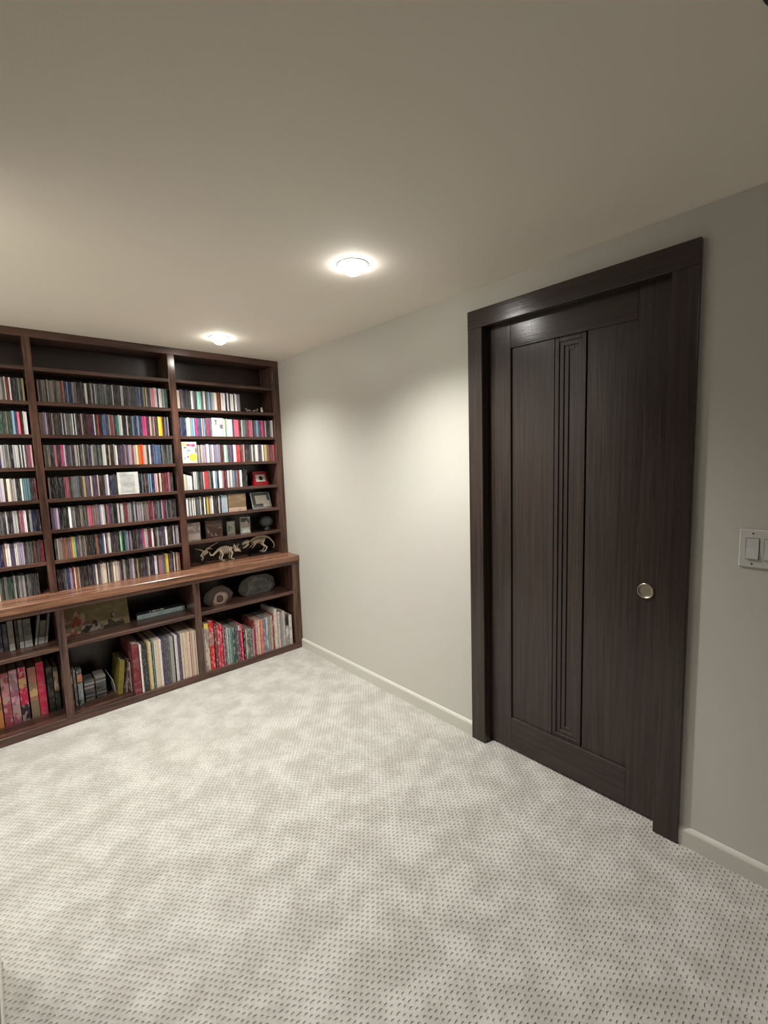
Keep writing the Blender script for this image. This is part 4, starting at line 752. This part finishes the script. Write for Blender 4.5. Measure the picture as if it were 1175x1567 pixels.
# left bay, upper compartment: pale binders on a dark low board
for a, b, h, col, lab, ln in ((-1.822, -1.800, .160, (60, 58, 82), 'purple grey video tape box, at left edge of the left bay', 0), (-1.797, -1.777, .158, (56, 56, 66), 'dark slate video tape box, second in the left bay', 0),
    (-1.774, -1.748, .168, (122, 120, 110), 'grey green tape box with a white foot, left bay', 0), (-1.742, -1.730, .165, (54, 44, 44), 'dark thin tape box between two grey ones', 0),
    (-1.728, -1.708, .164, (96, 102, 92), 'sage grey tape box with a white foot, left of centre', 0), (-1.706, -1.670, .162, (84, 90, 84), 'wide dark sage tape box with a white foot', 0)):
    t = thing('tape_box', lab, 'tape box', (a, .135, ZM), 'tape boxes in the left bay')
    obj('sleeve', bx(a, b-.0006, .135, .245, ZM, ZM+h, bev=.0012), MT['soft'], t, color=col)
    if 'white' in lab: obj('white_foot', bx(a+.0006, b-.0014, .1344, .135, ZM, ZM+.036), MT['soft'], t, color=(196, 198, 194))
for a, h, w_, col, lab in ((-1.662, .172, .013, (120, 120, 114), 'thin grey tape box leaning to the right, with white foot'), (-1.647, .138, .030, (84, 88, 78), 'leaning sage tape box between two thin leaning ones'), (-1.615, .172, .013, (112, 110, 104), 'thin leaning grey tape box nearest the divider')):
    t = thing('tape_box', lab, 'tape box', (a, .135, ZM+.0002), 'tape boxes in the left bay'); t.rotation_euler = (0, math.radians(9), 0)
    obj('sleeve', bx(a, a+w_-.001, .135, .245, ZM+.0002, ZM+h, bev=.0012), MT['soft'], t, color=col)
    obj('white_foot', bx(a+.0006, a+w_-.0016, .1344, .135, ZM+.0002, ZM+.040), MT['soft'], t, color=(190, 190, 186))
# left bay floor: big picture books
for a, b, h, col, lab, mt in ((-1.872, -1.836, .305, (196, 130, 78), 'orange picture book cut off by the left edge of the photo', 'bold'),
   (-1.832, -1.797, .305, (158, 70, 84), 'dusky rose picture book with pale blossoms, second from left', 'bold'), (-1.795, -1.758, .312, (152, 84, 108), 'mauve patterned picture book, third from left', 'bold'),
   (-1.755, -1.719, .314, (190, 26, 72), 'crimson book with gold lettering and dark striped foot', 'print'), (-1.712, -1.674, .300, (176, 118, 100), 'salmon and beige book with a gold emblem', 'soft'),
   (-1.672, -1.636, .318, (204, 28, 74), 'vivid crimson tall book, last of the picture books', 'soft'), (-1.628, -1.600, .275, (20, 22, 20), 'black book right of the vivid crimson one', 'soft'),
   (-1.597, -1.573, .268, (30, 32, 32), 'black book with a gold stripe next to the divider', 'soft')):
    pr = ()
    if 'striped' in lab: pr = (('striped_foot', 0, .30, (44, 36, 48), 'bold'), ('gold_title', .62, .80, (206, 160, 110), 'bold'))
    if 'emblem' in lab: pr = (('beige_foot', 0, .34, (138, 122, 94), 'soft'), ('gold_emblem', .42, .68, (196, 164, 112), 'bold'))
    if 'stripe next' in lab: pr = (('gold_stripe', .45, .92, (120, 98, 50), 'bold'),)
    if 'blossoms' in lab: pr = (('blossoms', .55, .80, (196, 130, 140), 'bold'),)
    if 'mauve' in lab: pr = (('blossoms', .62, .98, (206, 160, 170), 'bold'), ('blossoms', .34, .50, (200, 150, 160), 'bold'))
    book(a, b, .130, ZF, h, .20, col, lab, mt, 'picture books in the left bay', parts=pr)

# ------------------------------------------------------------------ two cut stones, upper compartment of the right bay
def stone_mat(name, cx_, cz, cols, scale, rough=.35, aspect=1.0, wob=.05):
    m, nt, b = new_mat(name); L = nt.links.new
    tc = N(nt, 'ShaderNodeTexCoord'); mp = N(nt, 'ShaderNodeMapping'); mp.inputs['Location'].default_value = (-cx_, 0, -cz*aspect); mp.inputs['Scale'].default_value = (1, 0, aspect)
    nz = N(nt, 'ShaderNodeTexNoise'); nz.inputs['Scale'].default_value = 22; nz.inputs['Detail'].default_value = 5
    ln = N(nt, 'ShaderNodeVectorMath', operation='LENGTH'); ad = N(nt, 'ShaderNodeMath', operation='MULTIPLY_ADD'); ad.inputs[1].default_value = wob
    ml = N(nt, 'ShaderNodeMath', operation='MULTIPLY'); ml.inputs[1].default_value = scale
    sb = N(nt, 'ShaderNodeMath', operation='SUBTRACT'); sb.inputs[1].default_value = wob/2
    cr = N(nt, 'ShaderNodeValToRGB'); 
    while len(cr.color_ramp.elements) < len(cols): cr.color_ramp.elements.new(.5)
    for e, (p, c) in zip(cr.color_ramp.elements, cols): e.position = p; e.color = c4(c)
    L(tc.outputs['Object'], mp.inputs[0]); L(mp.outputs[0], ln.inputs[0]); L(tc.outputs['Object'], nz.inputs['Vector'])
    L(nz.outputs['Fac'], ad.inputs[0]); L(ln.outputs['Value'], ad.inputs[2]); L(ad.outputs[0], sb.inputs[0]); L(sb.outputs[0], ml.inputs[0]); L(ml.outputs[0], cr.inputs[0])
    L(cr.outputs[0], b.inputs['Base Color']); b.inputs['Roughness'].default_value = rough
    return m
def half_stone(bm, cx_, yf, zb_, rx, ry, rz_, seed, front):
    """a lumpy nodule sawn flat at y = yf (front) resting at zb_"""
    t_ = bmesh.new(); bmesh.ops.create_icosphere(t_, subdivisions=4, radius=1); rnd = random.Random(seed); ph = [rnd.uniform(0, 6) for _ in range(8)]
    for v in t_.verts:
        c = v.co; k = 1+.05*math.sin(3*c.x+ph[0])*math.cos(3*c.z+ph[1])+.03*math.sin(8*c.x+ph[2])*math.sin(7*c.z+ph[3])+.018*math.sin(17*c.x+ph[4]+11*c.z+ph[5]+9*c.y)
        x_, y_, z_ = c.x*k*rx, c.y*k*ry, c.z*k*rz_
        v.co = (cx_+x_, yf+max(y_, 0), zb_+max(z_+rz_*.80, 0)*.555*1.0)
    if front:
        # keep only the flat sawn face, as a thin polished plate
        dl = [f for f in t_.faces if any(v.co.y > yf+1e-5 for v in f.verts)]
        bmesh.ops.delete(t_, geom=dl, context='FACES')
        cc = Vector((cx_, yf, zb_+rz_*.5))
        for v in t_.verts: v.co = cc+(v.co-cc)*.965; v.co.y = yf-.0008; v.co.z = max(v.co.z, zb_+.0005)
    me_ = bpy.data.meshes.new('t'); t_.to_mesh(me_); t_.free(); bm.from_mesh(me_); bpy.data.meshes.remove(me_)
    return bm
MT['rind1'] = plain('agate_rind', (60, 46, 40), .7); MT['rind2'] = plain('grey_rind', (72, 72, 68), .6)
MT['agate'] = stone_mat('agate_face', .012, .040, [(0, (96, 66, 56)), (.14, (84, 58, 50)), (.20, (34, 22, 20)), (.27, (170, 150, 134)), (.46, (132, 110, 98)), (.54, (48, 34, 30)), (.75, (70, 50, 44)), (.95, (40, 29, 26))], 9.5)
MT['quartz'] = stone_mat('grey_quartz_face', .02, .03, [(0, (66, 66, 62)), (.2, (92, 92, 86)), (.34, (78, 78, 74)), (.46, (112, 112, 104)), (.56, (56, 54, 50)), (.68, (74, 72, 66)), (.84, (48, 46, 42)), (.95, (64, 62, 58))], 5.0, wob=.16)
t = thing('cut_stone', 'brown cut agate stone with a pale ring and brown centre, left one on the shelf', 'stone', (-.610, .10, ZM))
obj('rind', half_stone(bmesh.new(), -.610, .085, ZM, .101, .075, .135, 3, False), MT['rind1'], t, smooth=False)
obj('polished_face', half_stone(bmesh.new(), -.610, .085, ZM, .101, .075, .135, 3, True), MT['agate'], t)
t = thing('cut_stone', 'large grey cut stone with cloudy bands, right one on the shelf', 'stone', (-.290, .15, ZM))
obj('rind', half_stone(bmesh.new(), -.285, .140, ZM, .155, .09, .150, 8, False), MT['rind2'], t)
obj('polished_face', half_stone(bmesh.new(), -.285, .140, ZM, .155, .09, .150, 8, True), MT['quartz'], t)
